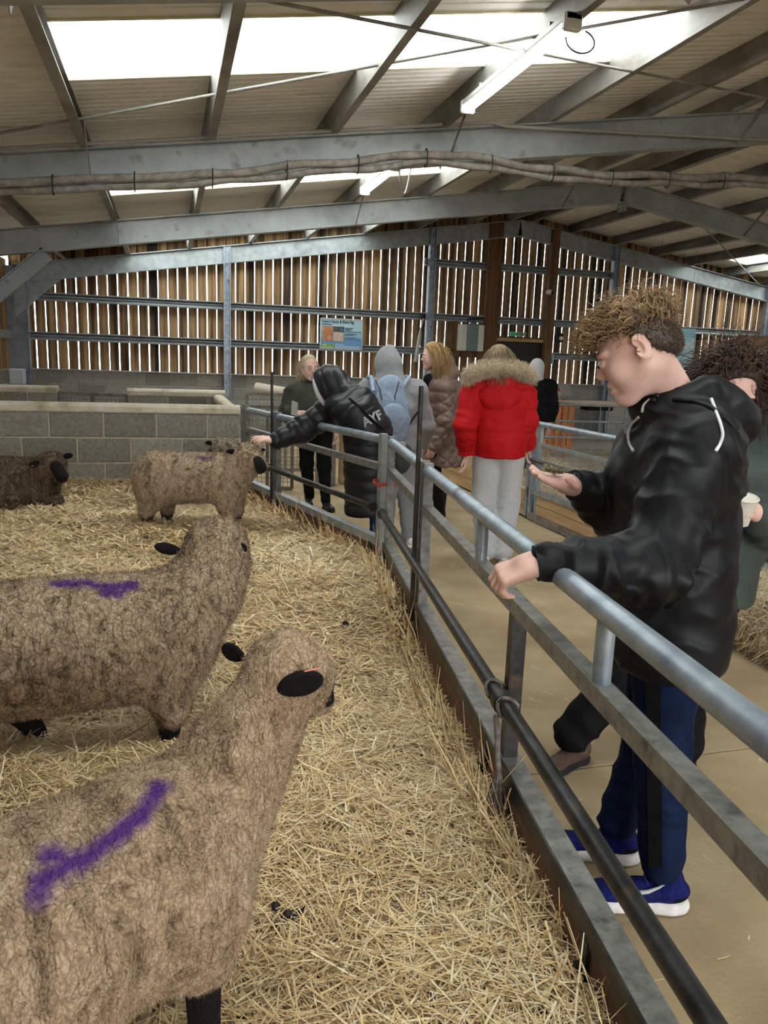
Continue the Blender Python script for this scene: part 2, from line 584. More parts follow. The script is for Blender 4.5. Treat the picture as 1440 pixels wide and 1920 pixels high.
def rail(x0, x1, z, y=YW):
    # sheeting rail: a grooved section seen as light-dark-light bands
    pr = [(-.04, -.07), (.045, -.07), (.05, -.062), (.05, -.04), (.0, -.034), (-.012, -.01), (.012, .0), (.012, .02), (-.012, .03), (.05, .052), (.05, .07), (-.04, .07)]
    MB().prism(pr, (x0, y, z), (x1, y, z)).build('sheeting_rail', GALV, wb)


POSTS = [1.02, 4.82, 8.72, 12.5]
for a, b in ((XL + .3, 6.0), (7.3, XR - .3)):
    rail(a, b, 2.36); rail(a, b, 1.71)
rail(4.72, 8.65, 3.36)
rail(6.0, 7.3, 2.36)
for px in POSTS:
    c = MB(); ibeam(c, (px, YW - .12, 0), (px, YW - .12, zraf(px) - .02), .12, .13, (1, 0, 0)); c.build('wind_post', GALVB, wb)
MB().bbox((5.96, YW - .14, 0), (6.24, YW - .04, zraf(6.1) + .1), .008).build('timber_post', POSTW, wb)
MB().bbox((7.26, YW - .18, 0), (7.42, YW - .04, zraf(7.3) - .02), .008).build('timber_post', POSTW, wb)
MB().bbox((6.24, YW - .1, 1.96), (7.26, YW - .02, 2.03), .006).build('door_lintel', TIMBER, wb)
MB().box((XL, YW - .06, ZB - .002), (6.0, YW + .09, ZB + .016)).build('sill', GREYP, wb)
MB().box((7.42, YW - .06, ZB - .002), (XR, YW + .09, ZB + .016)).build('sill', GREYP, wb)

for xa, xb in ((XL, XA), (XA, XR)):
    za, zb_ = zraf(xa), zraf(xb)
    MB().add([(xa, YW + .1, za - .12), (xb, YW + .1, zb_ - .12), (xb, YW + .1, zb_ + .18), (xa, YW + .1, za + .18), (xa, YW + .12, za - .12), (xb, YW + .12, zb_ - .12), (xb, YW + .12, zb_ + .18), (xa, YW + .12, za + .18)],
             [(0, 1, 2, 3), (7, 6, 5, 4), (0, 4, 5, 1), (3, 2, 6, 7), (0, 3, 7, 4), (1, 5, 6, 2)]).build('verge_board', POSTW, wb)

BL, BH, JT = .44, .215, .01


def block_mesh(th, mat):
    return MB().bbox((0, 0, 0), (BL, th, BH), .007).mesh('block', [mat])


BLK10 = block_mesh(.10, BLOCKM)
BLKB = block_mesh(.10, BLOCKB)


def blockwall(parent, p, rz, length, ztop, courses, th=.1, mort=MORTAR, shift=0.0, recess=.006, me=None, cut=None):
    """courses of separate blocks set in a slightly recessed mortar bed; p = start, rz = heading of the wall"""
    me = me or BLK10
    c, s = math.cos(rz), math.sin(rz)
    zb = ztop - courses * (BH + JT)
    m = MB()
    a = V(p[0], p[1], 0); d = V(c, s, 0); nn = V(-s, c, 0)
    q0 = a + nn * recess; q1 = a + d * length + nn * recess
    e0 = a + nn * (th - recess); e1 = a + d * length + nn * (th - recess)
    z0 = max(zb, 0)
    m.add([(*q0[:2], z0), (*q1[:2], z0), (*e1[:2], z0), (*e0[:2], z0), (*q0[:2], ztop), (*q1[:2], ztop), (*e1[:2], ztop), (*e0[:2], ztop)],
          [(0, 3, 2, 1), (4, 5, 6, 7), (0, 1, 5, 4), (1, 2, 6, 5), (2, 3, 7, 6), (3, 0, 4, 7)])
    m.build('mortar_bed', mort, parent)
    for k in range(courses):
        z = ztop - (k + 1) * (BH + JT)
        x0 = -((BL + JT) * (.5 * (k % 2)) + shift) % (BL + JT) - (BL + JT)
        while x0 < length:
            u0, u1 = max(x0, 0), min(x0 + BL, length)
            if u1 - u0 > .05:
                q = a + d * u0
                h = BH
                zz = z
                if zz < 0:
                    h = BH + zz; zz = 0
                if h > .03:
                    place('block', me, (q[0], q[1], zz), parent, rz, ((u1 - u0) / BL, th / .1, h / BH))
            x0 += BL + JT


blockwall(wb, (XL, YW), 0, 5.98 - XL, ZB, 6, mort=MORTARG, shift=.1, me=BLKB)
blockwall(wb, (7.42, YW), 0, XR - 7.42, ZB, 6, mort=MORTARG, shift=.3, me=BLKB)
MB().box((5.9, YW + .02, 0), (7.5, YW + .06, 2.06)).build('door_backing', POSTW, wb)  # filler added to block daylight leaking round the door
d1 = empty('door_1', (6.77, YW, 0), 'dark closed door between the two brown timber posts', None, None, 'structure')
MB().bbox((6.25, YW - .06, .01), (7.25, YW - .02, 1.95), .01).build('leaf', M('dark_door', (.02, .02, .022), rough=.5), d1)
MB().tube([(6.36, YW - .1, 1.05), (6.5, YW - .1, 1.05)], .012).build('handle', GALV, d1)

# side walls
wl = empty('wall_left', (XL, 8, 0), 'left side wall of boards above blockwork', None, None, 'structure')
y = 2.2
while y < YW:
    place('board', board, (XL - .04, y, ZB), wl, math.pi / 2, (1, 1, zraf(XL) - ZB + .1))
    y += BPITCH
for z in (1.71, 2.36):
    MB().bar((XL - .02, 2, z), (XL - .02, YW, z), .05, .13).build('sheeting_rail', GALV, wl)
blockwall(wl, (XL, 2.0), math.pi / 2, YW - 2.0, ZB, 5, mort=MORTARG)
MB().box((XL - .06, -6.2, 0), (XL, 2.1, zraf(XL) + .15)).build('near_boarding', BOARD, wl)
wr = empty('wall_right', (XR, 4, 0), 'right side wall of the barn', None, None, 'structure')
y = 0.5
while y < YW:
    place('board', board, (XR + .1, y, ZB), wr, math.pi / 2, (1, 1, zraf(XR) - ZB + .1))
    y += BPITCH
MB().box((XR, .5, 0), (XR + .1, YW, ZB)).build('blockwork', BLOCKM, wr)
MB().box((XR, -6.2, 0), (XR + .1, .5, zraf(XR) + .15)).build('near_boarding', BOARD, wr)
wf = empty('wall_front', (XA, -6.2, 0), 'unseen near gable wall behind the photographer with an added fill-light doorway', None, None, 'structure')
# unseen gable closed to cut frontal light, wide doorway added for fill
for _p in ([(XL, 0), (-.9, 0), (-.9, zraf(-.9) + .17), (XL, zraf(XL) + .17)], [(7.6, 0), (XR, 0), (XR, zraf(XR) + .17), (7.6, zraf(7.6) + .17)], [(-.9, 3.05), (7.6, 3.05), (7.6, zraf(7.6) + .17), (XA, ZA + .17), (-.9, zraf(-.9) + .17)]):
    MB().add([(x, -6.2, z) for x, z in _p], [tuple(range(len(_p)))]).build('boarding', BOARD, wf)
# ------------------------------------------------------------------ fluorescent battens
TUBE_E = emit('lit_fluorescent_tube', (1.0, .98, .93), 30.0)


TUBE_E.cycles.emission_sampling = 'NONE'


def batten(x, y0, y1, label, cable=False):
    z = zraf(x) - .03
    t = empty('fluorescent_light', (x, (y0 + y1) / 2, z), label, 'lamp', 'fluorescent battens along a purlin')
    MB().bbox((x - .055, y0, z + .005), (x + .055, y1, z + .05), .008).build('housing', WHITEP, t)
    MB().tube([(x, y0 + .04, z - .02), (x, y1 - .04, z - .02)], .027, 8).build('tube', TUBE_E, t)
    for a in (y0, y1 - .05):
        MB().bbox((x - .06, a, z - .05), (x + .06, a + .05, z + .052), .01).build('end_cap', WHITEP, t)
    for a in (y0 + .3, y1 - .3):
        MB().bar((x, a, z + .05), (x, a, z + .1), .02, .04).build('bracket', GREYP, t)
    if cable:
        pts = []
        for k in range(13):
            u = k / 12
            pts.append((x + .02 + .22 * u, y0 - .02 + .25 * u, z + .02 - .30 * math.sin(math.pi * u) + .05 * u))
        MB().tube(pts, .009, 6).build('cable', WHITEP, t)
    return t


batten(2.39, 4.65, 6.42, 'lit fluorescent batten nearest overhead, crossing the bright rooflight')
batten(2.39, 8.49, 9.9, 'lit fluorescent batten farther back with a drooping white cable loop', True)
lp = MB().tube([(2.56 + .11 * math.sin(a) + .05, 5.0 - .05 * a / 6, 3.60 + .075 * math.cos(a)) for a in np.linspace(.4, 5.6, 18)], .006, 5).build('cable_loop', BLACKP)
tag(lp, 'thin black cable loop hanging by the nearest fluorescent tube', 'cable')

# ------------------------------------------------------------------ lagged pipes and cable along the nearest rafter
LAG = M('grey_pipe_lagging', (.17, .15, .13), (.30, .275, .24), scale=14, detail=6, rough=.9, bump=.5, bscale=30)
pp = empty('lagged_pipes', (0, 6.95, 2.9), 'pair of grey lagged pipes slung under the nearest rafter and sagging to the right', 'pipe')
PATH = [(-2.4, 2.62), (-1.25, 2.77), (-.535, 2.868), (.26, 2.965), (1.1, 3.125), (1.86, 3.255), (2.3, 3.34), (2.62, 3.35), (3.08, 3.325), (3.85, 3.315), (4.9, 3.385), (5.9, 3.46), (6.6, 3.52)]
_xs = np.array([a for a, b in PATH]); _zs = np.array([b for a, b in PATH])
for dz, dy, r in ((0, 0, .034), (-.062, .03, .03)):
    pts = []
    for x in np.linspace(-2.4, 6.6, 90):
        z = float(np.interp(x, _xs, _zs)) + dz + .012 * math.sin(x * 7.3 + dz * 30) * (1 if x > .2 else .3)
        pts.append((x, 6.98 + dy, z))
    MB().tube(pts, [r * (1 + .08 * math.sin(i * 1.9)) for i in range(90)], 10).build('pipe', LAG, pp)
for x in np.arange(-2.1, 6.5, .62):
    z = float(np.interp(x, _xs, _zs))
    ring = [(x, 6.985 + .062 * math.cos(a) * .75, z - .03 + .078 * math.sin(a)) for a in np.linspace(0, 2 * math.pi, 14, endpoint=False)]
    MB().tube(ring, .005, 5, closed=True).build('tie', BLACKP, pp)
cb = []
for x in np.linspace(-2.4, 6.5, 60):
    base = zraf(x) + .012
    z = base if x < 2.9 else min(base, 3.66 + (x - 2.9) * .062)
    cb.append((x, 7.08, z))
tag(MB().tube(cb, .016, 6).build('conduit_cable', M('pale_cable', (.33, .31, .28), rough=.6)), 'pale cable run along the top of the nearest rafter and drooping right', 'cable')

# ------------------------------------------------------------------ pen fence
F0 = V(.765, .769, 0); FD = nrm((.137, .991, 0)); FN = V(-FD[1], FD[0], 0)      # FN points into the sheep pen
G0 = V(1.262, 4.47, 0); GD = nrm((-.245, .969, 0)); GN = V(-GD[1], GD[0], 0)


def FP(s, z, o=0.0, far=False):
    return (G0 + GD * s + GN * o if far else F0 + FD * s + FN * o) + V(0, 0, z)


def hurdle(s0, s1, far, label, struts=(), mids=(), ends=(True, True), top_r=.026):
    c = FP((s0 + s1) / 2, 0, 0, far)
    t = empty('metal_hurdle', c, label, 'fence panel', 'metal hurdles around the sheep pen')
    d = GD if far else FD
    o = GN if far else FN
    MB().tube([FP(s0, 1.05, 0, far), FP(s1, 1.05, 0, far)], top_r, 14).build('top_rail', GALVB, t)
    MB().bar(FP(s0, .88, 0, far), FP(s1, .88, 0, far), .042, .042).build('middle_rail', STEELW, t)
    # bottom rail: an angle iron, flat on top, dark down-turned leg on the pen side
    b = MB()
    b.prism([(-.026, -.006), (.03, -.006), (.03, 0), (-.026, 0)], FP(s0, .44, 0, far), FP(s1, .44, 0, far))
    MB().prism([(-.033, -.048), (-.027, -.048), (-.027, .002), (-.033, .002)], FP(s0, .44, 0, far), FP(s1, .44, 0, far)).build('rail_lip', STEELD if not far else GALV, t)
    b.build('bottom_rail', STEELW if not far else GALV, t)
    for s, e in ((s0, ends[0]), (s1, ends[1])):
        if e: MB().bar(FP(s, .36, 0, far), FP(s, 1.085, 0, far), .042, .042, d).build('end_post', STEELW if s > .5 else GALV, t)
    for s in struts:
        MB().tube([FP(s, .9, 0, far), FP(s, 1.03, 0, far)], .02, 10).build('strut', GALVB, t)
    for s in mids:
        MB().bar(FP(s, .44, 0, far), FP(s, .86, 0, far), .04, .04, d).build('upright', STEELD, t)
    return t


hurdle(-1.7, 2.46, False, 'long metal hurdle in the foreground that the boy leans on', struts=(.53, 1.5, -.5), mids=(1.08, -.7), ends=(True, True))
hurdle(2.54, 3.62, False, 'short metal hurdle between the red-twined corner and the next post', ends=(True, True))
hurdle(.04, 1.74, True, 'metal hurdle that the person in the black puffer coat leans over', struts=(1.2,), ends=(True, True))
hurdle(1.82, 2.46, True, 'narrow metal hurdle ending at the block pen wall', ends=(True, True))
# weld joint on the foreground top rail
def slip_rail(s0, s1, far, label, o):
    t = empty('slip_rail', FP((s0 + s1) / 2, .6, o, far), label, 'rail', 'dark slip rails on the pen fence')
    MB().tube([FP(s0, .63, o, far), FP(s1, .63, o, far)], .021, 12).build('tube', STEELD, t)
    for s in (s0 - .005, s1 - .035):
        MB().tube([FP(s, .63, o, far), FP(s + .04, .63, o, far)], .031, 12).build('end_collar', STEELD, t)
    return t


slip_rail(-1.6, 1.02, False, 'dark tubular slip rail in the foreground with a rope tied near its end', .045)
slip_rail(1.0, 3.58, False, 'dark tubular slip rail running from the rope tie to the corner post', .048)
slip_rail(.06, 1.86, True, 'dark tubular slip rail below the leaning puffer coat', .045)


def kick(s0, s1, far, label, straps):
    t = empty('kick_board', FP((s0 + s1) / 2, 0, .02, far), label, 'board', 'timber kick boards below the pen fence')
    for k, (a, b) in enumerate(((.205, .385), (.0, .2))):
        MB().prism([(-.014, 0), (.014, 0), (.014, b - a), (-.014, b - a)], FP(s0, a, .012, far), FP(s1, a, .012, far)).build('board', KICK, t)
    for s in straps:
        MB().bar(FP(s, .06, .032, far), FP(s, .40, .032, far), .008, .04, GD if far else FD).build('strap', STEELD, t)
        MB().tube([FP(s, .33, .03, far), FP(s, .33, .05, far)], .014, 6).build('bolt', STEELD, t)


kick(-1.7, 2.5, False, 'brown timber kick board along the foreground of the straw', (.42, 1.2, 2.4))
kick(2.52, 3.66, False, 'brown timber kick board below the short hurdle by the corner', (3.55,))
kick(.03, 1.76, True, 'reddish timber kick board below the puffer coat', (.12, 1.68))
kick(1.8, 2.5, True, 'short timber kick board beside the block pen wall', (1.9,))


def pin(s, far, ztop, label):
    d = nrm(GD if far else FD)
    tag(MB().tube([FP(s, .34, .04, far), FP(s, 1.1, .04, far), FP(s + .005, ztop, .04, far)], .011, 8).build('hurdle_pin', STEELD), label, 'steel pin', 'tall steel pins joining the hurdles')


pin(1.78, True, 1.40, 'tall thin steel pin standing beside the green jacket')
pin(2.5, False, 1.42, 'tall thin steel pin standing in front of the brown coat')

# rope tie and red twine
ROPE = M('grey_frayed_rope', (.10, .085, .078), (.22, .185, .17), scale=60, rough=.95)
rp = empty('rope_tie', FP(1.0, .5, .05), 'frayed grey rope knotted round the dark slip rail', 'rope')
for s in (.98, 1.10):
    ring = [FP(s + .012 * math.sin(2 * a), .63 + .027 * math.sin(a), .045 + .027 * math.cos(a)) for a in np.linspace(0, 2 * math.pi, 14, endpoint=False)]
    MB().tube(ring, .0055, 6, closed=True).build('loop', ROPE, rp)
MB().tube([FP(.98, .61, .075), FP(.97, .55, .07), FP(.975, .5, .066), FP(.965, .455, .062)], .008, 6).build('cord', ROPE, rp)
fr_ = MB()
for k in range(46):
    a = random.uniform(0, 6.28); r = random.uniform(.2, 1)
    p0 = FP(.965, .46, .062)
    p1 = p0 + FD * (.022 * r * math.cos(a)) + FN * (.02 * r * math.sin(a)) + V(0, 0, -.05)
    p2 = p1 + FD * (.02 * r * math.cos(a + .4)) + FN * (.012 * math.sin(a)) + V(0, 0, -random.uniform(.04, .09))
    fr_.tube([p0, p1, p2], [.003, .0025, .0015], 4, caps=False)
tag(fr_.build('frayed_end', ROPE, rp), kind='stuff')
RED = M('red_twine', (.45, .05, .04), rough=.8)
rt = empty('red_twine', FP(3.66, .8, 0), 'red baler twine tied round the corner posts', 'twine')
for dz in (0, .012):
    c = (FP(3.62, .79 + dz, 0) + FP(.04, .79 + dz, 0, True)) / 2
    ring = [c + V(.075 * math.cos(a), .085 * math.sin(a), .006 * math.sin(3 * a)) for a in np.linspace(0, 2 * math.pi, 18, endpoint=False)]
    MB().tube(ring, .005, 5, closed=True).build('loop', RED, rt)

# ------------------------------------------------------------------ block pen walls
def coped_wall(p, rz, length, ztop, label, courses=5, shift=0.0, name='pen_wall'):
    """block wall with a rounded cement coping"""
    c, s = math.cos(rz), math.sin(rz)
    t = empty(name, (p[0], p[1], 0), label, 'wall', 'low block walls of the animal pens')
    blockwall(t, p, rz, length, ztop - .075, courses, shift=shift)
    d = V(c, s, 0); nn = V(-s, c, 0)
    prof = [(.06, 0), (.062, .045), (.05, .066), (.025, .076), (-.025, .076), (-.05, .066), (-.062, .045), (-.06, 0)]
    a = V(p[0], p[1], ztop - .075) + nn * .05
    m = MB(); m.prism(prof, a - d * .01, a + d * (length + .01), smooth=False)
    m.build('coping', CAPM, t)
    return t


coped_wall((-2.5, 7.25), 0, 3.12, 1.06, 'grey block pen wall with cream coping behind the sheep', shift=.31)
coped_wall((.62, 7.36), math.pi / 2, 2.1, 1.04, 'side block wall with cream coping running back from the fence end', shift=.1)
coped_wall((-.46, 9.5), 0, 1.1, 1.09, 'short block pen wall with rounded cream coping behind the front pen wall')
coped_wall((-2.5, 9.9), 0, 1.22, 1.08, 'block pen wall with cream coping at the far left')

MESHW = M('dull_mesh_wire', (.13, .12, .11), (.25, .24, .22), scale=10, rough=.55, metal=.3)
GATEF = M('brown_grey_gate_steel', (.15, .125, .105), (.26, .23, .2), scale=10, rough=.6, metal=.2)


def mesh_panel(mb, a, b, z0, z1, step=.05, r=.0025):
    a = np.asarray(a, float); b = np.asarray(b, float)
    L = np.linalg.norm(b - a); d = (b - a) / L
    for k in range(int(L / step) + 1):
        p = a + d * (k * step)
        mb.bar((p[0], p[1], z0), (p[0], p[1], z1), r * 2, r * 2, d)
    for k in range(int((z1 - z0) / step) + 1):
        z = z0 + k * step
        mb.bar((a[0], a[1], z), (b[0], b[1], z), r * 2, r * 2)
    return mb


def mesh_gate(a, b, z0, z1, label, step=.05, mid=True, name='mesh_gate'):
    a = V(*a, 0); b = V(*b, 0)
    t = empty(name, (a + b) / 2, label, 'gate', 'mesh gates of the animal pens')
    d = nrm(b - a)
    for z in (z0, z1):
        MB().bar(a + V(0, 0, z), b + V(0, 0, z), .04, .04).build('frame_rail', GATEF, t)
    for p in (a, b) + (((a + b) / 2,) if mid else ()):
        MB().bar(p + V(0, 0, z0), p + V(0, 0, z1), .035, .035, d).build('frame_upright', GATEF, t)
    tag(mesh_panel(MB(), a + d * .02, b - d * .02, z0 + .02, z1 - .03, step).build('wire_mesh', MESHW, t), kind='stuff')
    return t


mesh_gate((-1.28, 9.95), (-.48, 9.62), .02, 1.0, 'low brown mesh gate between the two block walls behind the front pen')
mesh_gate((.98, 10.3), (2.0, 10.2), .02, 1.02, 'brown mesh gate beside the tall pin behind the fence end')
mesh_gate((.8, 8.9), (1.35, 8.75), .02, .95, 'brown mesh gate seen through the narrow hurdle')
tag(MB().tube([(1.15, 10.75, 1.08), (1.75, 10.4, 1.0)], .075, 14).build('feed_drum', M('cream_drum', (.55, .47, .38), rough=.7)), 'cream drum lying on its side beyond the tall pin', 'drum')
tag(MB().bbox((1.7, 9.0, 0), (1.92, 9.2, .85), .02).build('block_pier', BLOCKM), 'short grey block pier behind the green jacket', 'pier')
tag(MB().bbox((2.0, 9.15, 0), (2.1, 9.25, 1.0), .01).build('timber_post', TIMBER), 'pale timber post beside the block pier behind the green jacket', 'post')

# ------------------------------------------------------------------ pens on the right of the walkway
rg = empty('mesh_hurdle', (3.47, 6.2, 0), 'galvanised hurdle with fine wire mesh beyond the open palm', 'fence panel', 'mesh hurdles along the right pen')
MB().tube([(3.47, 6.9, .965), (3.47, 3.7, .965)], .027, 12).build('top_rail', GALVB, rg)
MB().bar((3.47, 6.9, .77), (3.47, 3.7, .77), .03, .03).build('mesh_rail', GALV, rg)
MB().bar((3.47, 6.9, .3), (3.47, 3.7, .3), .05, .05).build('mesh_rail', GALV, rg)
MB().bar((3.47, 6.9, 0.02), (3.47, 6.9, .99), .045, .045, (0, 1, 0)).build('end_post', GALVB, rg)
MB().bar((3.47, 6.78, 0.02), (3.47, 6.78, .97), .035, .035, (0, 1, 0)).build('end_post', GALV, rg)
MB().bar((3.47, 3.7, 0.02), (3.47, 3.7, .99), .05, .05, (0, 1, 0)).build('end_post', GALVB, rg)
tag(mesh_panel(MB(), (3.47, 6.85, 0), (3.47, 3.72, 0), .32, .75, .03, .0016).build('wire_mesh', GALV, rg), kind='stuff')
MB().bar((3.47, 6.9, .045), (3.47, 3.7, .045), .06, .07).build('foot_rail', GATEF, rg)
for a, b in ((.083, .175), (.18, .275)):
    MB().bbox((3.455, 3.74, a), (3.485, 6.76, b), .004).build('plank', TIMBER, rg)
tag(MB().tube([(3.42, 7.02, .62), (3.42, 6.05, .60)], .02, 10).build('slip_rail', STEELD), 'dark slip rail bolted to the mesh hurdle beyond the open palm', 'rail')
rg2 = empty('mesh_hurdle', (3.47, 8.6, 0), 'mesh hurdle with planks behind the red jacket', 'fence panel', 'mesh hurdles along the right pen')
MB().tube([(3.47, 6.98, .965), (3.47, 10.6, .965)], .027, 12).build('top_rail', GALVB, rg2)
MB().bar((3.47, 6.98, .02), (3.47, 6.98, .99), .045, .045, (0, 1, 0)).build('end_post', GALVB, rg2)
MB().bar((3.47, 10.6, .02), (3.47, 10.6, .99), .045, .045, (0, 1, 0)).build('end_post', GALVB, rg2)
tag(mesh_panel(MB(), (3.47, 7.02, 0), (3.47, 10.55, 0), .32, .75, .04, .0016).build('wire_mesh', GALV, rg2), kind='stuff')
for a, b in ((.02, .15), (.155, .28)):
    MB().bbox((3.455, 7.02, a), (3.485, 10.55, b), .004).build('plank', TIMBER, rg2)
rg3 = empty('mesh_hurdle', (3.6, 3.2, 0), 'mesh hurdle behind the hay bale at the right edge', 'fence panel', 'mesh hurdles along the right pen')
MB().tube([(3.75, 3.65, .965), (3.95, 2.2, .965)], .027, 12).build('top_rail', GALVB, rg3)
for p in ((3.75, 3.65), (3.83, 3.1), (3.95, 2.2)):
    MB().bar((*p, .02), (*p, .99), .06, .06, (0, 1, 0)).build('end_post', GALVB, rg3)
tag(mesh_panel(MB(), (3.76, 3.6, 0), (3.94, 2.25, 0), .05, .75, .05, .002).build('wire_mesh', GALV, rg3), kind='stuff')

# far railing, slatted gate, bench and platform
fr2 = empty('tube_railing', (6.3, 11, 0), 'low grey tube railing in front of the orange slatted panel', 'railing')
for z in (.935, .68, .42):
    MB().tube([(5.2, 11, z + .0), (7.1, 11, z - .02)], .018, 10).build('rail', GALV, fr2)
for x in (5.2, 7.1):
    MB().bar((x, 11, 0), (x, 11, 1.0), .05, .05).build('post', GALVB, fr2)
ORG = M('orange_stained_timber', (.42, .15, .055), (.58, .24, .10), scale=6, rough=.7, stretch=(2, 2, .3), rnd=.08)
og = empty('slatted_panel', (6.2, 11.6, 0), 'orange stained slatted timber panel standing beyond the mesh hurdle', 'panel')
for k in range(5):
    x = 5.95 + k * .118
    MB().bbox((x, 11.6, .1), (x + .085, 11.62, .87), .004).build('slat', ORG, og)
for z in (.22, .5, .76):
    MB().bbox((5.93, 11.625, z), (6.54, 11.65, z + .07), .004).build('cross_rail', ORG, og)
for x in (6.05, 6.4):
    MB().box((x, 11.6, 0), (x + .06, 11.65, .1)).build('foot', ORG, og)
pf = MB().bbox((6.5, 12.0, 0), (9.5, 14.35, .12), .01).build('concrete_plinth', M('grey_concrete', (.26, .24, .21), (.36, .33, .29), scale=5, rough=.9))
tag(pf, 'low concrete plinth at the foot of the back wall', 'plinth')
bn = empty('folding_table', (8.0, 13.4, .12), 'pale topped folding table against the back wall', 'table')
MB().bbox((7.3, 13.0, .82), (8.9, 13.9, .86), .008).build('table_top', M('pale_tabletop', (.55, .45, .35), rough=.6), bn)
for x in (7.9, 8.08):
    for y in (13.1, 13.7):
        MB().tube([(x, y, .12), (x, y, .82)], .014, 8).build('leg', GALV, bn)
MB().bbox((7.75, 13.3, .7), (8.3, 13.6, .82), .01).build('under_shelf', BLACKP, bn)

# timber cladding at the far right with pale rails
sc_ = empty('timber_screen', (7.2, 8, 0), 'brown horizontal plank screen at the right edge', 'screen')
PLNK = M('brown_plank', (.16, .075, .04), (.27, .14, .08), scale=5, rough=.75, stretch=(.2, .3, 3), rnd=.15, bump=.2, bscale=30)
for k in range(11):
    z = .25 + k * .157
    MB().bbox((6.62 if z > 1.6 else 6.9, 8.0, z), (9.2, 8.025, z + .15), .004).build('plank', PLNK, sc_)
MB().bbox((6.95, 8.03, 0), (7.05, 8.1, 1.95), .005).build('post', POSTW, sc_)
pr_ = empty('pale_pipe_rail', (7.1, 7.6, 0), 'pale pipe railing in front of the plank screen', 'railing')
TANP = M('pale_tan_paint', (.55, .47, .36), (.62, .55, .44), scale=6, rough=.6)
for z, r in ((1.76, .035), (1.62, .02), (1.14, .02), (.62, .05)):
    MB().tube([(6.42, 7.6, z), (8.6, 7.6, z)], r, 10).build('rail', TANP, pr_)
for x in (6.48, 7.7):
    MB().bar((x, 7.6, 0), (x, 7.6, 1.76), .05, .05).build('post', GALVB, pr_)

# ------------------------------------------------------------------ things on the back wall
def text_mesh(txt, size, mat, name='lettering', bold=.0, align='LEFT'):
    cu = bpy.data.curves.new('t', 'FONT'); cu.body = txt; cu.size = size; cu.extrude = .001; cu.offset = bold; cu.align_x = align
    o = bpy.data.objects.new('t', cu); COL.objects.link(o)
    dg = bpy.context.evaluated_depsgraph_get()
    me = bpy.data.meshes.new_from_object(o.evaluated_get(dg))
    bpy.data.objects.remove(o); bpy.data.curves.remove(cu)
    me.materials.clear(); me.materials.append(mat); me.name = name
    return me


def put_text(txt, size, mat, loc, parent, rot=(math.pi / 2, 0, 0), bold=0.0, name='lettering', fit=None):
    me = text_mesh(txt, size, mat, name, bold)
    o = place(name, me, loc, parent)
    o.rotation_euler = rot
    if fit:
        w = max(v.co.x for v in me.vertices) - min(v.co.x for v in me.vertices)
        o.scale = (fit / w, 1, 1)
    return o


sg = empty('information_sign', (3.12, 14.28, 1.96), 'blue framed information sign about pigs fixed to the slatted wall', 'sign')
SX0, SX1, SZ0, SZ1, SY = 2.72, 3.53, 1.675, 2.24, 14.445
W_ = SX1 - SX0; H_ = SZ1 - SZ0
def sgm(n, c): return M(n, c, rough=.5)
def plate(u0, u1, v0, v1, k, mat, nm):
    return MB().box((SX0 + u0 * W_, SY - .012 - .0015 * k, SZ0 + v0 * H_), (SX0 + u1 * W_, SY - .011 - .0015 * k + .0012, SZ0 + v1 * H_)).build(nm, mat, sg)
MB().box((SX0, SY - .01, SZ0), (SX1, SY + .01, SZ1)).build('backing', sgm('sign_pale_blue', (.50, .70, .78)), sg)
for a, b, c, d in ((0, 1, 0, .025), (0, 1, .975, 1), (0, .018, 0, 1), (.982, 1, 0, 1)):
    plate(a, b, c, d, 3, sgm('sign_frame_white', (.62, .62, .57)), 'frame_bar')
plate(.02, .98, .03, .36, 0, sgm('sign_mid_blue', (.16, .36, .62)), 'lower_panel')
plate(.02, .98, .36, .6, 0, sgm('sign_light_blue', (.32, .56, .75)), 'middle_panel')
plate(.03, .34, .04, .17, 1, sgm('sign_green', (.2, .38, .06)), 'green_label')
plate(.05, .56, .25, .74, 1, sgm('sign_photo_dark', (.1, .1, .09)), 'photo_panel')
plate(.055, .3, .26, .73, 2, M('sign_photo_tan', (.45, .2, .11), (.65, .42, .3), scale=14, rough=.5), 'photo_print')
plate(.31, .55, .26, .56, 2, M('sign_photo_straw', (.5, .36, .28), (.75, .66, .6), scale=30, rough=.5), 'photo_print')
MB().ball((SX0 + .17 * W_, SY - .016, SZ0 + .5 * H_), (.09, .002, .13), 14, 6).build('printed_pig', sgm('pig_tan', (.52, .22, .10)), sg)
MB().ball((SX0 + .21 * W_, SY - .018, SZ0 + .36 * H_), (.05, .002, .05), 12, 6).build('printed_pig_snout', sgm('pig_pink', (.62, .3, .24)), sg)
MB().ball((SX0 + .51 * W_, SY - .016, SZ0 + .64 * H_), (.03, .002, .03), 12, 6).build('printed_badge', sgm('badge_blue', (.05, .2, .5)), sg)
DKT = sgm('sign_dark_ink', (.02, .05, .07)); WHT = sgm('sign_white_ink', (.8, .85, .88))
put_text('Oxford Sandy & Black Pigs', .075, DKT, (SX0 + .02, SY - .0135, SZ0 + .85 * H_), sg, bold=.001, fit=.62)
for u0, u1, v in ((.03, .26, .795), (.58, .78, .69), (.58, .74, .655), (.58, .71, .62), (.58, .96, .575), (.58, .86, .5), (.58, .78, .465), (.58, .86, .39), (.58, .95, .345)):
    plate(u0, u1, v, v + .016, 2, DKT, 'print_line')
for u0, u1, v in ((.35, .55, .15), (.35, .93, .095), (.35, .95, .045), (.06, .3, .06), (.05, .15, .13)):
    plate(u0, u1, v, v + .018, 2, WHT, 'print_line')

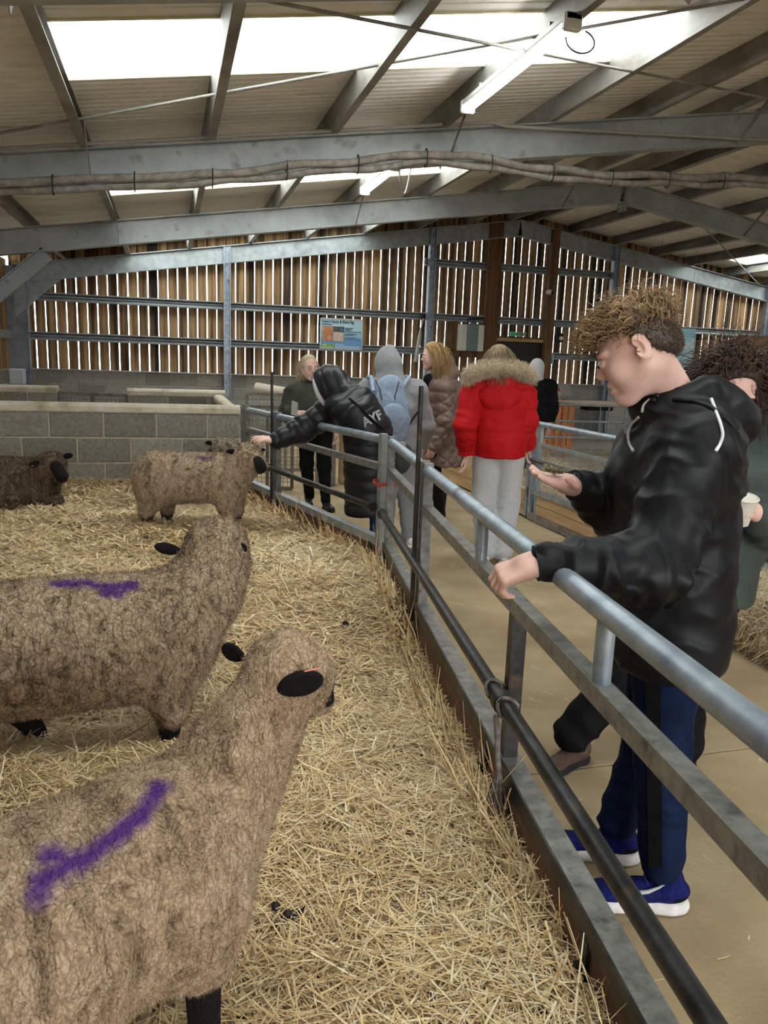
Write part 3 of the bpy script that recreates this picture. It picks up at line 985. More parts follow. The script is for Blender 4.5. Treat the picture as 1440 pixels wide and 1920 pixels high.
cbx = empty('electrical_cabinet', (5.65, 14.3, 2.0), 'grey electrical cabinet with white sides beside the timber post', 'cabinet')
MB().bbox((5.56, 14.2, 1.74), (5.76, 14.4, 2.26), .01).build('body', M('green_grey_enamel', (.16, .2, .2), rough=.4), cbx)
for a, b in ((5.40, 5.55), (5.77, 5.9)):
    MB().bbox((a, 14.22, 1.74), (b, 14.4, 2.24), .01).build('side_panel', M('cream_enamel', (.6, .6, .54), rough=.5), cbx)
MB().bbox((5.25, 14.36, 1.62), (5.97, 14.42, 1.75), .006).build('backing_board', POSTW, cbx)
MB().bbox((5.29, 14.36, 1.75), (5.41, 14.42, 2.3), .006).build('backing_board', POSTW, cbx)
for k in range(4):
    MB().tube([(5.6 + .05 * k, 14.33, 2.26), (5.58 + .05 * k, 14.33, 2.34 + .02 * (k % 2)), (5.75 + .06 * k, 14.34, 2.36)], .012, 6).build('cable', BLACKP, cbx)

ex = empty('exit_sign', (6.67, 14.28, 2.1), 'small green and white emergency exit sign over the door', 'sign')
MB().box((6.5, 14.345, 2.065), (6.85, 14.375, 2.145)).build('backing', WHITEP, ex)
MB().box((6.505, 14.337, 2.07), (6.62, 14.345, 2.14)).build('green_field', M('exit_green', (.03, .5, .2), rough=.5), ex)
MB().box((6.63, 14.337, 2.07), (6.73, 14.345, 2.14)).build('green_field', M('exit_dark_green', (.04, .2, .1), rough=.5), ex)
MB().box((6.74, 14.337, 2.07), (6.845, 14.345, 2.14)).build('green_field', M('exit_dark_green', (.04, .2, .1), rough=.5), ex)
ar = MB(); ar.add([(6.793, 14.335, 2.078), (6.82, 14.335, 2.105), (6.8, 14.335, 2.105), (6.8, 14.335, 2.132), (6.786, 14.335, 2.132), (6.786, 14.335, 2.105), (6.766, 14.335, 2.105)], [(0, 1, 2, 3, 4, 5, 6)]); ar.build('arrow', WHITEP, ex)
mn = MB(); mn.ball((6.685, 14.334, 2.128), (.008, .002, .008), 8, 4); mn.bar((6.682, 14.335, 2.118), (6.672, 14.335, 2.1), .003, .01, (1, 0, 0)); mn.bar((6.672, 14.335, 2.1), (6.69, 14.335, 2.076), .003, .007, (1, 0, 0)); mn.bar((6.672, 14.335, 2.1), (6.652, 14.335, 2.086), .003, .007, (1, 0, 0))
tag(mn.build('running_figure', WHITEP, ex), kind='stuff')

bs = empty('small_blue_sign', (7.39, 14.28, 1.65), 'small square blue notice right of the dark door', 'sign')
MB().box((7.27, 14.40, 1.545), (7.51, 14.43, 1.75)).build('backing', M('notice_pale', (.55, .65, .7), rough=.5), bs)
MB().box((7.295, 14.392, 1.57), (7.485, 14.40, 1.73)).build('face', M('notice_blue', (.06, .24, .5), rough=.5), bs)
for z in (1.69, 1.65, 1.61):
    MB().box((7.31, 14.389, z), (7.46, 14.392, z + .012)).build('print_line', WHT, bs)

an = empty('pale_blue_sign', (9.7, 13.5, 1.95), 'pale blue hanging sign with white lettering behind the boy\'s neck', 'sign')
def sky_sign():
    m = M('sign_sky_print', (.30, .58, .72), (.55, .78, .86), scale=3, rough=.5, stretch=(1, 1, 1.5), c3=(.1, .38, .62), c3scale=2.2, c3lo=.5, c3hi=.65)
    return m
MB().box((9.0, 13.5, 1.52), (10.11, 13.52, 2.335)).build('panel', sky_sign(), an)
put_text('mal', .24, WHT, (9.74, 13.495, 1.95), an, bold=.004)
for x in (9.15, 9.95):
    MB().tube([(x, 13.51, 2.335), (x, 13.51, zraf(x) + .17)], .004, 5).build('hanging_wire', GREYP, an)

cc = empty('security_camera', (7.24, 14.2, 2.92), 'small white dome security camera on the timber post', 'camera')
MB().ball((7.21, 14.22, 2.93), (.07, .06, .055)).build('housing', WHITEP, cc)
MB().ball((7.26, 14.17, 2.92), (.03, .03, .035)).build('lens', BLACKP, cc)
MB().tube([(7.33, 14.33, 2.93), (7.22, 14.22, 2.93)], .02).build('arm', WHITEP, cc)
fd = empty('floodlight', (7.52, 14.3, 2.06), 'small black and white floodlight beside the timber post', 'lamp')
MB().bbox((7.44, 14.2, 1.98), (7.6, 14.32, 2.16), .02).build('housing', BLACKP, fd)
MB().ball((7.53, 14.18, 2.06), (.05, .02, .04)).build('lens', WHITEP, fd)
MB().tube([(7.53, 14.32, 2.06), (7.53, 14.42, 2.1)], .015).build('bracket', BLACKP, fd)
for k, x in enumerate((7.46, 7.68)):
    t = empty('extinguisher_notice', (x, 14.45, .98), ('red and cream extinguisher notice nearer the door', 'red and cream extinguisher notice farther from the door')[k], 'sign', 'extinguisher notices on the blockwork')
    MB().box((x, 14.49, .9), (x + .09, 14.498, 1.08)).build('plate', M('notice_cream', (.62, .55, .42), rough=.6), t)
    MB().box((x + .012, 14.486, 1.0), (x + .078, 14.49, 1.07)).build('red_symbol', M('notice_red', (.5, .07, .04), rough=.6), t)
    for z in (.97, .945, .92):
        MB().box((x + .015, 14.486, z), (x + .07, 14.49, z + .008)).build('print_line', DKT, t)
    e = empty('fire_extinguisher', (x, 14.3, .12), ('red fire extinguisher hung below the notice nearer the door', 'red fire extinguisher hung below the notice farther from the door')[k], 'extinguisher', 'fire extinguishers on the back wall')
    REDP = M('extinguisher_red', (.4, .03, .02), rough=.35)
    MB().tube([(x + .04, 14.38, .3), (x + .04, 14.38, .33), (x + .04, 14.38, .68), (x + .04, 14.38, .74), (x + .04, 14.38, .78)], [.06, .075, .075, .045, .02], 14).build('cylinder', REDP, e)
    MB().bar((x - .03, 14.36, .8), (x + .13, 14.34, .86), .02, .02).build('lever', REDP, e)
    MB().tube([(x + .04, 14.36, .79), (x - .05, 14.34, .78), (x - .08, 14.34, .6), (x - .05, 14.35, .4)], .011, 6).build('hose', BLACKP, e)
hg = empty('hanging_tube', (4.62, 14.2, 1.9), 'grey tube hanging on a cord from the upper wall rail', 'lamp')  # a rolled tube on a cord, not a lamp
MB().tube([(4.66, 14.25, 2.32), (4.60, 14.22, 2.1)], .012, 6).build('cord', M('pale_cord', (.6, .5, .4), rough=.8), hg)
MB().tube([(4.60, 14.22, 2.1), (4.58, 14.2, 1.95), (4.52, 14.2, 1.5)], [.02, .035, .035], 10).build('tube', GREYP, hg)
MB().ball((4.66, 14.28, 2.34), (.05, .05, .06)).build('mount', BLACKP, hg)
wp = MB().bbox((XL, 14.1, .9), (XL + .22, YW, ZB), .01).build('white_pier', M('white_paint', (.62, .66, .72), rough=.7))
tag(wp, 'white painted block pier in the far left corner', 'pier')
# ------------------------------------------------------------------ smooth solids
def _hash3(i, j, k, seed):
    h = (i * 374761393 + j * 668265263 + k * 1274126177 + seed * 362437) & 0xffffffff
    h = ((h ^ (h >> 13)) * 1103515245) & 0xffffffff
    h = (h ^ (h >> 16)) & 0xffff
    return h.astype(np.float32) / 32767.5 - 1.0


def vnoise(p, seed=0):
    """value noise in [-1, 1] at points (n, 3)"""
    q = np.floor(p).astype(np.int64)
    f = (p - q).astype(np.float32)
    f = f * f * (3 - 2 * f)
    r = 0
    for a in (0, 1):
        wa = f[:, 0] if a else 1 - f[:, 0]
        for b in (0, 1):
            wb_ = f[:, 1] if b else 1 - f[:, 1]
            for c in (0, 1):
                wc = f[:, 2] if c else 1 - f[:, 2]
                r = r + wa * wb_ * wc * _hash3(q[:, 0] + a, q[:, 1] + b, q[:, 2] + c, seed)
    return r


def fbm(p, seed=0, octs=3):
    r, a = 0, 1.0
    for o in range(octs):
        r = r + a * vnoise(p * (2 ** o), seed + o * 17); a *= .5
    return r


class SDF:
    def __init__(self):
        self.ops = []

    def cone(self, a, b, ra, rb=None, k=.02, sub=False):
        a = np.asarray(a, float); b = np.asarray(b, float)
        rb = ra if rb is None else rb
        m = max(ra, rb)
        self.ops.append(('c', np.minimum(a, b) - m, np.maximum(a, b) + m, (a, b, ra, rb), k, sub))
        return self

    def chain(self, pts, rs, k=.02):
        for i in range(len(pts) - 1):
            self.cone(pts[i], pts[i + 1], rs[i], rs[i + 1], k)
        return self

    def ell(self, c, r, rot=None, k=.02, sub=False):
        c = np.asarray(c, float)
        r = np.asarray(r if hasattr(r, '__len__') else (r, r, r), float)
        m = r.max() if rot is not None else r
        self.ops.append(('e', c - m, c + m, (c, r, rot), k, sub))
        return self

    def cut(self, p, n_, k=.005):
        """remove everything on the side the normal n_ points to"""
        self.ops.append(('p', None, None, (np.asarray(p, float), nrm(n_)), k, True))
        return self

    def mesh(self, h):
        los = [o[1] for o in self.ops if o[0] != 'p' and not o[5]]; his = [o[2] for o in self.ops if o[0] != 'p' and not o[5]]
        lo = np.min(los, 0) - 3 * h; hi = np.max(his, 0) + 3 * h
        n = np.ceil((hi - lo) / h).astype(int) + 1
        ax = [(lo[i] + h * np.arange(n[i])).astype(np.float32) for i in range(3)]
        D = np.full(n, 1.0, np.float32)
        for ty, a, b, prm, k, sub in self.ops:
            if ty == 'p':
                sl = (slice(None),) * 3
            else:
                m = k + 3 * h
                i0 = np.clip(np.floor((a - m - lo) / h).astype(int), 0, n - 1); i1 = np.clip(np.ceil((b + m - lo) / h).astype(int) + 1, 1, n)
                if np.any(i1 <= i0): continue
                sl = tuple(slice(i0[i], i1[i]) for i in range(3))
            X = ax[0][sl[0]][:, None, None]; Y = ax[1][sl[1]][None, :, None]; Z = ax[2][sl[2]][None, None, :]
            if ty == 'c':
                A, B, ra, rb = prm
                ba = B - A; bb = float(ba @ ba) + 1e-12
                px, py, pz = X - A[0], Y - A[1], Z - A[2]
                t = np.clip((px * ba[0] + py * ba[1] + pz * ba[2]) / bb, 0, 1)
                d = np.sqrt((px - ba[0] * t) ** 2 + (py - ba[1] * t) ** 2 + (pz - ba[2] * t) ** 2) - (ra + (rb - ra) * t)
            elif ty == 'e':
                c, r, R_ = prm
                px, py, pz = X - c[0], Y - c[1], Z - c[2]
                if R_ is not None:
                    px, py, pz = (R_[0][0] * px + R_[1][0] * py + R_[2][0] * pz, R_[0][1] * px + R_[1][1] * py + R_[2][1] * pz, R_[0][2] * px + R_[1][2] * py + R_[2][2] * pz)
                k0 = np.sqrt((px / r[0]) ** 2 + (py / r[1]) ** 2 + (pz / r[2]) ** 2)
                k1 = np.sqrt((px / r[0] ** 2) ** 2 + (py / r[1] ** 2) ** 2 + (pz / r[2] ** 2) ** 2) + 1e-6
                d = k0 * (k0 - 1) / k1
                d = np.where(k0 < .2, -min(r), d)
            else:
                p, nn = prm
                d = -((X - p[0]) * nn[0] + (Y - p[1]) * nn[1] + (Z - p[2]) * nn[2])
                d = np.broadcast_to(d, D.shape)
            S = D[sl]
            k = max(k, 1e-5)
            if sub:
                hh = np.clip(.5 - .5 * (S + d) / k, 0, 1)
                D[sl] = S * (1 - hh) - d * hh + k * hh * (1 - hh)
            else:
                hh = np.clip(.5 + .5 * (d - S) / k, 0, 1)
                D[sl] = d * (1 - hh) + S * hh - k * hh * (1 - hh)
        return surface_nets(D, lo, h)


def surface_nets(D, lo, h):
    s = D < 0
    n = D.shape
    c = [slice(0, -1), slice(1, None)]
    cnt = 0
    for a in (0, 1):
        for b in (0, 1):
            for d in (0, 1):
                cnt = cnt + s[c[a], c[b], c[d]].astype(np.int8)
    act = (cnt > 0) & (cnt < 8)
    idx = np.full(act.shape, -1, np.int64)
    ijk = np.argwhere(act)
    idx[act] = np.arange(len(ijk))
    acc = np.zeros((len(ijk), 3)); w = np.zeros(len(ijk))
    I, J, K = ijk.T
    corners = [(a, b, d) for a in (0, 1) for b in (0, 1) for d in (0, 1)]
    for p in corners:
        for ax in range(3):
            if p[ax]: continue
            q = list(p); q[ax] = 1
            v0 = D[I + p[0], J + p[1], K + p[2]]; v1 = D[I + q[0], J + q[1], K + q[2]]
            m = (v0 < 0) != (v1 < 0)
            t = np.where(m, v0 / np.where(m, v0 - v1, 1), 0)
            pos = np.array(p, float)[None, :].repeat(len(ijk), 0)
            pos[:, ax] += t
            acc += pos * m[:, None]; w += m
    verts = lo + h * (ijk + acc / w[:, None])
    faces = []
    for ax in range(3):
        sl0 = [slice(None)] * 3; sl1 = [slice(None)] * 3
        sl0[ax] = slice(0, -1); sl1[ax] = slice(1, None)
        s0 = s[tuple(sl0)]; s1 = s[tuple(sl1)]
        o1, o2 = [(1, 2), (2, 0), (0, 1)][ax]
        e = np.argwhere(s0 != s1)
        e = e[(e[:, o1] > 0) & (e[:, o2] > 0) & (e[:, o1] < n[o1] - 1) & (e[:, o2] < n[o2] - 1)]
        if len(e) == 0: continue
        flip = s0[tuple(e.T)]
        def at_(d1, d2):
            q = e.copy(); q[:, o1] += d1; q[:, o2] += d2
            return idx[tuple(q.T)]
        f = np.stack([at_(-1, -1), at_(0, -1), at_(0, 0), at_(-1, 0)], 1)
        f[~flip] = f[~flip][:, ::-1]
        faces.append(f)
    faces = np.concatenate(faces)
    faces = faces[(faces >= 0).all(1)]
    return verts, faces


def smooth_verts(v, f, it=2, lam=.5):
    e = np.concatenate([f[:, [0, 1]], f[:, [1, 2]], f[:, [2, 3]], f[:, [3, 0]]])
    for _ in range(it):
        acc = np.zeros_like(v); w = np.zeros(len(v))
        for a in range(3):
            acc[:, a] = np.bincount(e[:, 0], v[e[:, 1], a], len(v)) + np.bincount(e[:, 1], v[e[:, 0], a], len(v))
        w = np.bincount(e[:, 0], minlength=len(v)) + np.bincount(e[:, 1], minlength=len(v))
        v = v + lam * (acc / np.maximum(w, 1)[:, None] - v)
    return v


def vnormals(v, f):
    n_ = np.cross(v[f[:, 2]] - v[f[:, 0]], v[f[:, 3]] - v[f[:, 1]])
    out = np.zeros_like(v)
    for k in range(4):
        for a in range(3):
            out[:, a] += np.bincount(f[:, k], n_[:, a], len(v))
    l = np.linalg.norm(out, axis=1, keepdims=True)
    return out / np.maximum(l, 1e-9)


def build_vf(name, v, f, mats, parent=None, face_mat=None, smooth=True):
    return link(name, np_mesh(name, v, f, mats, smooth, face_mat), parent)


def rot_to(d, up=(0, 0, 1)):
    """matrix with columns forward(d), left, up"""
    d = nrm(d); l = nrm(np.cross(up, d)); u = np.cross(d, l)
    return np.array([d, l, u]).T


def blades(P, N, T, L, W, bend, rng, seg=1):
    """thin tapering blades rooted at P along direction T, bent towards N; seg=1 gives 1 triangle, seg=2 gives quad+tri"""
    n = len(P)
    side = np.cross(T, N + 1e-3); side /= np.maximum(np.linalg.norm(side, axis=1, keepdims=True), 1e-6)
    W = np.broadcast_to(np.asarray(W, float).reshape(-1, 1), (n, 1)); L = np.broadcast_to(np.asarray(L, float).reshape(-1, 1), (n, 1))
    a = P - side * W / 2; b = P + side * W / 2
    if seg == 1:
        c = P + T * L
        v = np.stack([a, b, c], 1).reshape(-1, 3)
        f = np.arange(n * 3).reshape(-1, 3)
        return v, f
    m = P + T * L * .5
    m0 = m - side * W * .42; m1 = m + side * W * .42
    c = P + T * L + bend
    v = np.stack([a, b, m0, m1, c - side * W * .2, c + side * W * .2], 1).reshape(-1, 3)
    o = (np.arange(n) * 6)[:, None]
    f = np.concatenate([o + np.array([[0, 1, 3, 2]]), o + np.array([[2, 3, 5, 4]])])
    return v, f


def sample_surface(v, f, n, rng, weight=None):
    tri = np.concatenate([f[:, [0, 1, 2]], f[:, [0, 2, 3]]])
    a, b, c = v[tri[:, 0]], v[tri[:, 1]], v[tri[:, 2]]
    nn = np.cross(b - a, c - a); ar = np.linalg.norm(nn, axis=1)
    w = ar.copy()
    if weight is not None: w = w * weight((a + b + c) / 3)
    i = rng.choice(len(tri), n, p=w / w.sum())
    r1 = np.sqrt(rng.random(n)); r2 = rng.random(n)
    p = a[i] * (1 - r1)[:, None] + b[i] * (r1 * (1 - r2))[:, None] + c[i] * (r1 * r2)[:, None]
    return p, nn[i] / np.maximum(ar[i], 1e-12)[:, None]


CAMP = V(0, 0, CAM_H)


def snap(v, nn, px, py, off=.003):
    r = nrm(CAM_R @ np.array((px - 720.0, 960.0 - py, -1442.0)))
    rel = v - CAMP
    t = rel @ r
    pd = np.linalg.norm(rel - t[:, None] * r, axis=1)
    m = (nn @ r < .1) & (t > 0)
    sc = pd + (~m) * 9
    near = sc < max(.012, sc.min() * 1.3)
    tt = t[near].min()
    sel = near & (t < tt + .03)
    i = np.argmin(np.where(sel, pd, 9))
    p = v[i] - r * 0
    return CAMP + r * (t[i]) - r * off


# ------------------------------------------------------------------ straw
def straw_mat(name, cols, rough=.7):
    m = bpy.data.materials.new(name); m.use_nodes = True
    nt = m.node_tree; N = nt.nodes; L = nt.links
    b = N['Principled BSDF']; b.inputs['Roughness'].default_value = rough
    a = N.new('ShaderNodeAttribute'); a.attribute_name = 'tone'
    r = N.new('ShaderNodeValToRGB')
    el = r.color_ramp.elements
    while len(el) < len(cols): el.new(.5)
    for i, (p, c) in enumerate(cols):
        el[i].position = p; el[i].color = (*c, 1)
    L.new(a.outputs['Fac'], r.inputs['Fac']); L.new(r.outputs['Color'], b.inputs['Base Color'])
    return m


STRAW = straw_mat('golden_straw', [(0, (.22, .135, .065)), (.18, (.46, .30, .145)), (.5, (.75, .53, .27)), (.8, (.90, .70, .40)), (1, (.95, .83, .60))])
HAY = straw_mat('green_brown_hay', [(0, (.22, .145, .085)), (.35, (.46, .33, .20)), (.7, (.64, .52, .33)), (1, (.80, .72, .48))])
STRAWBASE = M('matted_straw_floor', (.17, .115, .055), (.40, .29, .15), scale=40, detail=6, rough=.9, bump=.8, bscale=70, lo=.35, hi=.65)


def set_tone(me, tone):
    at_ = me.attributes.new('tone', 'FLOAT', 'POINT')
    at_.data.foreach_set('value', np.asarray(tone, np.float32))


def straw_z(x, y):
    p = np.stack([x, y, np.zeros_like(x)], 1)
    z = .285 + .03 * fbm(p * 1.1, 3, 3) + .012 * vnoise(p * 6, 9)
    # heaped along the kick board and the block wall
    d = ((x - F0[0]) * FN[0] + (y - F0[1]) * FN[1])
    d2 = ((x - G0[0]) * GN[0] + (y - G0[1]) * GN[1])
    dd = np.minimum(d, d2)
    z = z + .03 * np.exp(-np.maximum(dd, 0) / .18)
    z = z + .09 * np.exp(-np.maximum(7.25 - y, 0) / .5) + .05 * np.exp(-((x + .35) ** 2 + (y - 6.6) ** 2) / .12)
    return z


def in_pen(x, y, m=.03):
    d = ((x - F0[0]) * FN[0] + (y - F0[1]) * FN[1])
    d2 = ((x - G0[0]) * GN[0] + (y - G0[1]) * GN[1])
    near = np.where(y < 4.45, d > m, d2 > m)
    return near & (x > XL + .05) & (y < 7.24) & (y > -1.2)


def make_pen_straw():
    gx = np.arange(-2.5, 1.35, .05); gy = np.arange(-1.2, 7.25, .05)
    X, Y = np.meshgrid(gx, gy, indexing='ij')
    Z = straw_z(X.ravel(), Y.ravel()).reshape(X.shape)
    v0 = np.stack([X.ravel(), Y.ravel(), Z.ravel()], 1)
    ny = len(gy)
    i, j = np.meshgrid(np.arange(len(gx) - 1), np.arange(ny - 1), indexing='ij')
    a = (i * ny + j).ravel()
    f0 = np.stack([a, a + ny, a + ny + 1, a + 1], 1)
    c = v0[f0].mean(1)
    f0 = f0[in_pen(c[:, 0], c[:, 1], .012)]
    rng = np.random.default_rng(11)
    n = 420000
    # denser where stems are seen from nearer
    y = rng.random(n) ** 1.7 * 7.3 + .2
    x = -2.4 + rng.random(n) * 3.75
    ok = in_pen(x, y, .035) & (x > -.42 * y - .25)
    x, y = x[ok], y[ok]
    n = min(len(x), 175000); x, y = x[:n], y[:n]
    z = straw_z(x, y)
    dep = np.hypot(x, y)
    ang = rng.random(n) * 2 * np.pi + 1.2 * vnoise(np.stack([x * 3, y * 3, 0 * x], 1), 5)
    tilt = rng.normal(0.06, .2, n)
    L = rng.uniform(.05, .17, n) * np.where(rng.random(n) < .16, 1.8, 1)
    W = np.where(rng.random(n) < .16, .0068, .0036) * np.clip(dep / 2.4, .75, 2.2)
    T = np.stack([np.cos(ang) * np.cos(tilt), np.sin(ang) * np.cos(tilt), np.sin(tilt)], 1)
    P = np.stack([x, y, z + rng.uniform(-.004, .03, n)], 1) - T * (L * .5)[:, None]
    # stems near the boards stay inside the pen and stand up against them
    d = np.where(y < 4.45, (x - F0[0]) * FN[0] + (y - F0[1]) * FN[1], (x - G0[0]) * GN[0] + (y - G0[1]) * GN[1])
    nb = (d < .13) & (rng.random(n) < .55)
    fn = np.where((y < 4.45)[:, None], FN[None], GN[None])
    fd = np.where((y < 4.45)[:, None], FD[None], GD[None])
    u = rng.normal(0, 1, n)
    Tb = fd * u[:, None] + np.array((0, 0, 1.0)) * rng.uniform(.0, .75, n)[:, None] + fn * rng.uniform(-.1, .3, n)[:, None]
    Tb /= np.linalg.norm(Tb, axis=1, keepdims=True)
    T = np.where(nb[:, None], Tb, T)
    P = np.where(nb[:, None], np.stack([x, y, z - .02], 1), P)
    Nn = np.tile(np.array((0, 0, 1.0)), (n, 1))
    bend = rng.normal(0, .014, (n, 3)); bend[:, 2] = -np.abs(bend[:, 2])
    bend = np.where(nb[:, None], bend - T * 0 , bend)
    v1, f1 = blades(P, Nn, T, L, W, bend, rng, 2)
    # keep inside the pen
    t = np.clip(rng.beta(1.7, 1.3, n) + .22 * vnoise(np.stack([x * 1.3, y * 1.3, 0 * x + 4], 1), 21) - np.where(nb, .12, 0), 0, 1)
    tone = np.concatenate([np.zeros(len(v0)), np.repeat(t, 6)])
    me = np_mesh('straw_bedding', np.concatenate([v0, v1]), np.concatenate([f0, f1 + len(v0)]), [STRAWBASE, STRAW], False,
                 np.concatenate([np.zeros(len(f0), int), np.ones(len(f1), int)]))
    set_tone(me, tone)
    o = link('straw_bedding', me)
    tag(o, 'deep golden straw bedding covering the sheep pen floor', 'straw', None, 'stuff')


make_pen_straw()


def scatter_straw(name, label, x0, x1, y0, y1, zf, n, seed, mat, L=(.05, .15), W=.004, kind='stuff', parent=None):
    rng = np.random.default_rng(seed)
    x = rng.uniform(x0, x1, n); y = rng.uniform(y0, y1, n); z = zf(x, y)
    ang = rng.random(n) * 6.283; tilt = rng.normal(.05, .15, n)
    l = rng.uniform(*L, n)
    T = np.stack([np.cos(ang) * np.cos(tilt), np.sin(ang) * np.cos(tilt), np.sin(tilt)], 1)
    P = np.stack([x, y, z], 1)
    v, f = blades(P, np.tile((0, 0, 1.), (n, 1)), T, l, W, rng.normal(0, .008, (n, 3)) * (1, 1, 0), rng, 2)
    me = np_mesh(name, v, f, [mat]); set_tone(me, np.repeat(rng.random(n), 6))
    return tag(link(name, me, parent), label, 'straw' if label else None, None, kind)


def pen2():
    gx = np.arange(3.52, 5.4, .1); gy = np.arange(2.0, 10.6, .1)
    X, Y = np.meshgrid(gx, gy, indexing='ij')
    Z = .16 + .05 * fbm(np.stack([X.ravel(), Y.ravel(), 0 * X.ravel()], 1) * 1.4, 8, 3)
    v0 = np.stack([X.ravel(), Y.ravel(), Z], 1)
    ny = len(gy)
    i, j = np.meshgrid(np.arange(len(gx) - 1), np.arange(ny - 1), indexing='ij')
    a = (i * ny + j).ravel(); f0 = np.stack([a, a + ny, a + ny + 1, a + 1], 1)
    rng = np.random.default_rng(5); n = 16000
    x = rng.uniform(3.55, 5.3, n); y = rng.uniform(3.6, 10.4, n)
    z = .17 + .05 * fbm(np.stack([x, y, 0 * x], 1) * 1.4, 8, 3)
    ang = rng.random(n) * 6.283; tilt = rng.normal(.08, .2, n)
    T = np.stack([np.cos(ang) * np.cos(tilt), np.sin(ang) * np.cos(tilt), np.sin(tilt)], 1)
    v1, f1 = blades(np.stack([x, y, z + rng.uniform(0, .03, n)], 1), np.tile((0, 0, 1.), (n, 1)), T, rng.uniform(.06, .2, n), .008, rng.normal(0, .01, (n, 3)), rng, 2)
    me = np_mesh('pen_straw', np.concatenate([v0, v1]), np.concatenate([f0, f1 + len(v0)]), [STRAWBASE, STRAW], False, np.concatenate([np.zeros(len(f0), int), np.ones(len(f1), int)]))
    set_tone(me, np.concatenate([np.zeros(len(v0)), np.repeat(np.clip(rng.beta(2, 1.6, n) + .1, 0, 1), 6)]))
    tag(link('pen_straw', me), 'yellow straw in the right pen behind the fine wire mesh', 'straw', None, 'stuff')


pen2()
scatter_straw('loose_straw', 'loose straw stems scattered on the concrete walkway', 1.2, 3.2, 1.2, 6.0, lambda x, y: 0 * x + .004, 160, 3, STRAW, (.02, .09), .003)


# hay bale at the right edge
def bale():
    t = empty('hay_bale', (3.4, 3.2, 0), 'loose topped hay bale on the concrete at the right edge', 'hay bale')
    x0, x1, y0, y1, z1 = 2.98, 3.52, 2.5, 3.72, .40
    s = SDF(); 
    s.cone((x0 + .16, y0 + .14, .15), (x0 + .16, y1 - .14, .15), .145, .145, .05)
    s.cone((x1 - .16, y0 + .14, .15), (x1 - .16, y1 - .14, .15), .145, .145, .05)
    s.cone((x0 + .2, y0 + .16, .24), (x0 + .2, y1 - .16, .24), .145, .145, .05)
    s.cone((x1 - .2, y0 + .16, .24), (x1 - .2, y1 - .16, .24), .145, .145, .05)
    s.cut((0, 0, .004), (0, 0, -1))
    v, f = s.mesh(.03)
    build_vf('core', v, f, [M('bale_core', (.13, .09, .05), (.28, .2, .12), scale=30, rough=.9)], t)
    rng = np.random.default_rng(2); n = 15000
    p, nn = sample_surface(v, f, n, rng)
    ok = p[:, 2] > .02; p, nn = p[ok], nn[ok]; n = len(p)
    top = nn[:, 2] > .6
    T = rng.normal(0, 1, (n, 3)); T -= nn * (T * nn).sum(1)[:, None] * .85
    T[:, 2] -= np.where(top, 0, .7)
    T /= np.linalg.norm(T, axis=1, keepdims=True)
    L = rng.uniform(.06, .17, n)
    P = p + nn * rng.uniform(0, .014, n)[:, None] - T * (L * .4)[:, None]
    P[:, 2] = np.maximum(P[:, 2], .01)
    v1, f1 = blades(P, nn, T, L, .0042, rng.normal(0, .014, (n, 3)), rng, 2)
    v1[:, 2] = np.maximum(v1[:, 2], .004)
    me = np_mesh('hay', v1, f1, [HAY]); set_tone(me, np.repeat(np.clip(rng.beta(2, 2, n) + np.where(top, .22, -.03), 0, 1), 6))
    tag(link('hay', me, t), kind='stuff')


bale()
for k, (px, py) in enumerate(((650, 1172), (770, 1145), (540, 1720))):
    p = atz(px, py, .30)
    m = MB()
    for q in range(7):
        m.ball(p + V(random.uniform(-.03, .03), random.uniform(-.03, .03), random.uniform(.0, .02)), .011, 7, 5)
    tag(m.build('droppings', M('dark_droppings', (.02, .017, .014), rough=.6)), ('small dark droppings on the straw near the fence bend', 'small dark droppings on the straw against the kick board', 'small dark droppings on the straw below the front sheep')[k], 'droppings', 'droppings on the straw')['kind'] = 'stuff'
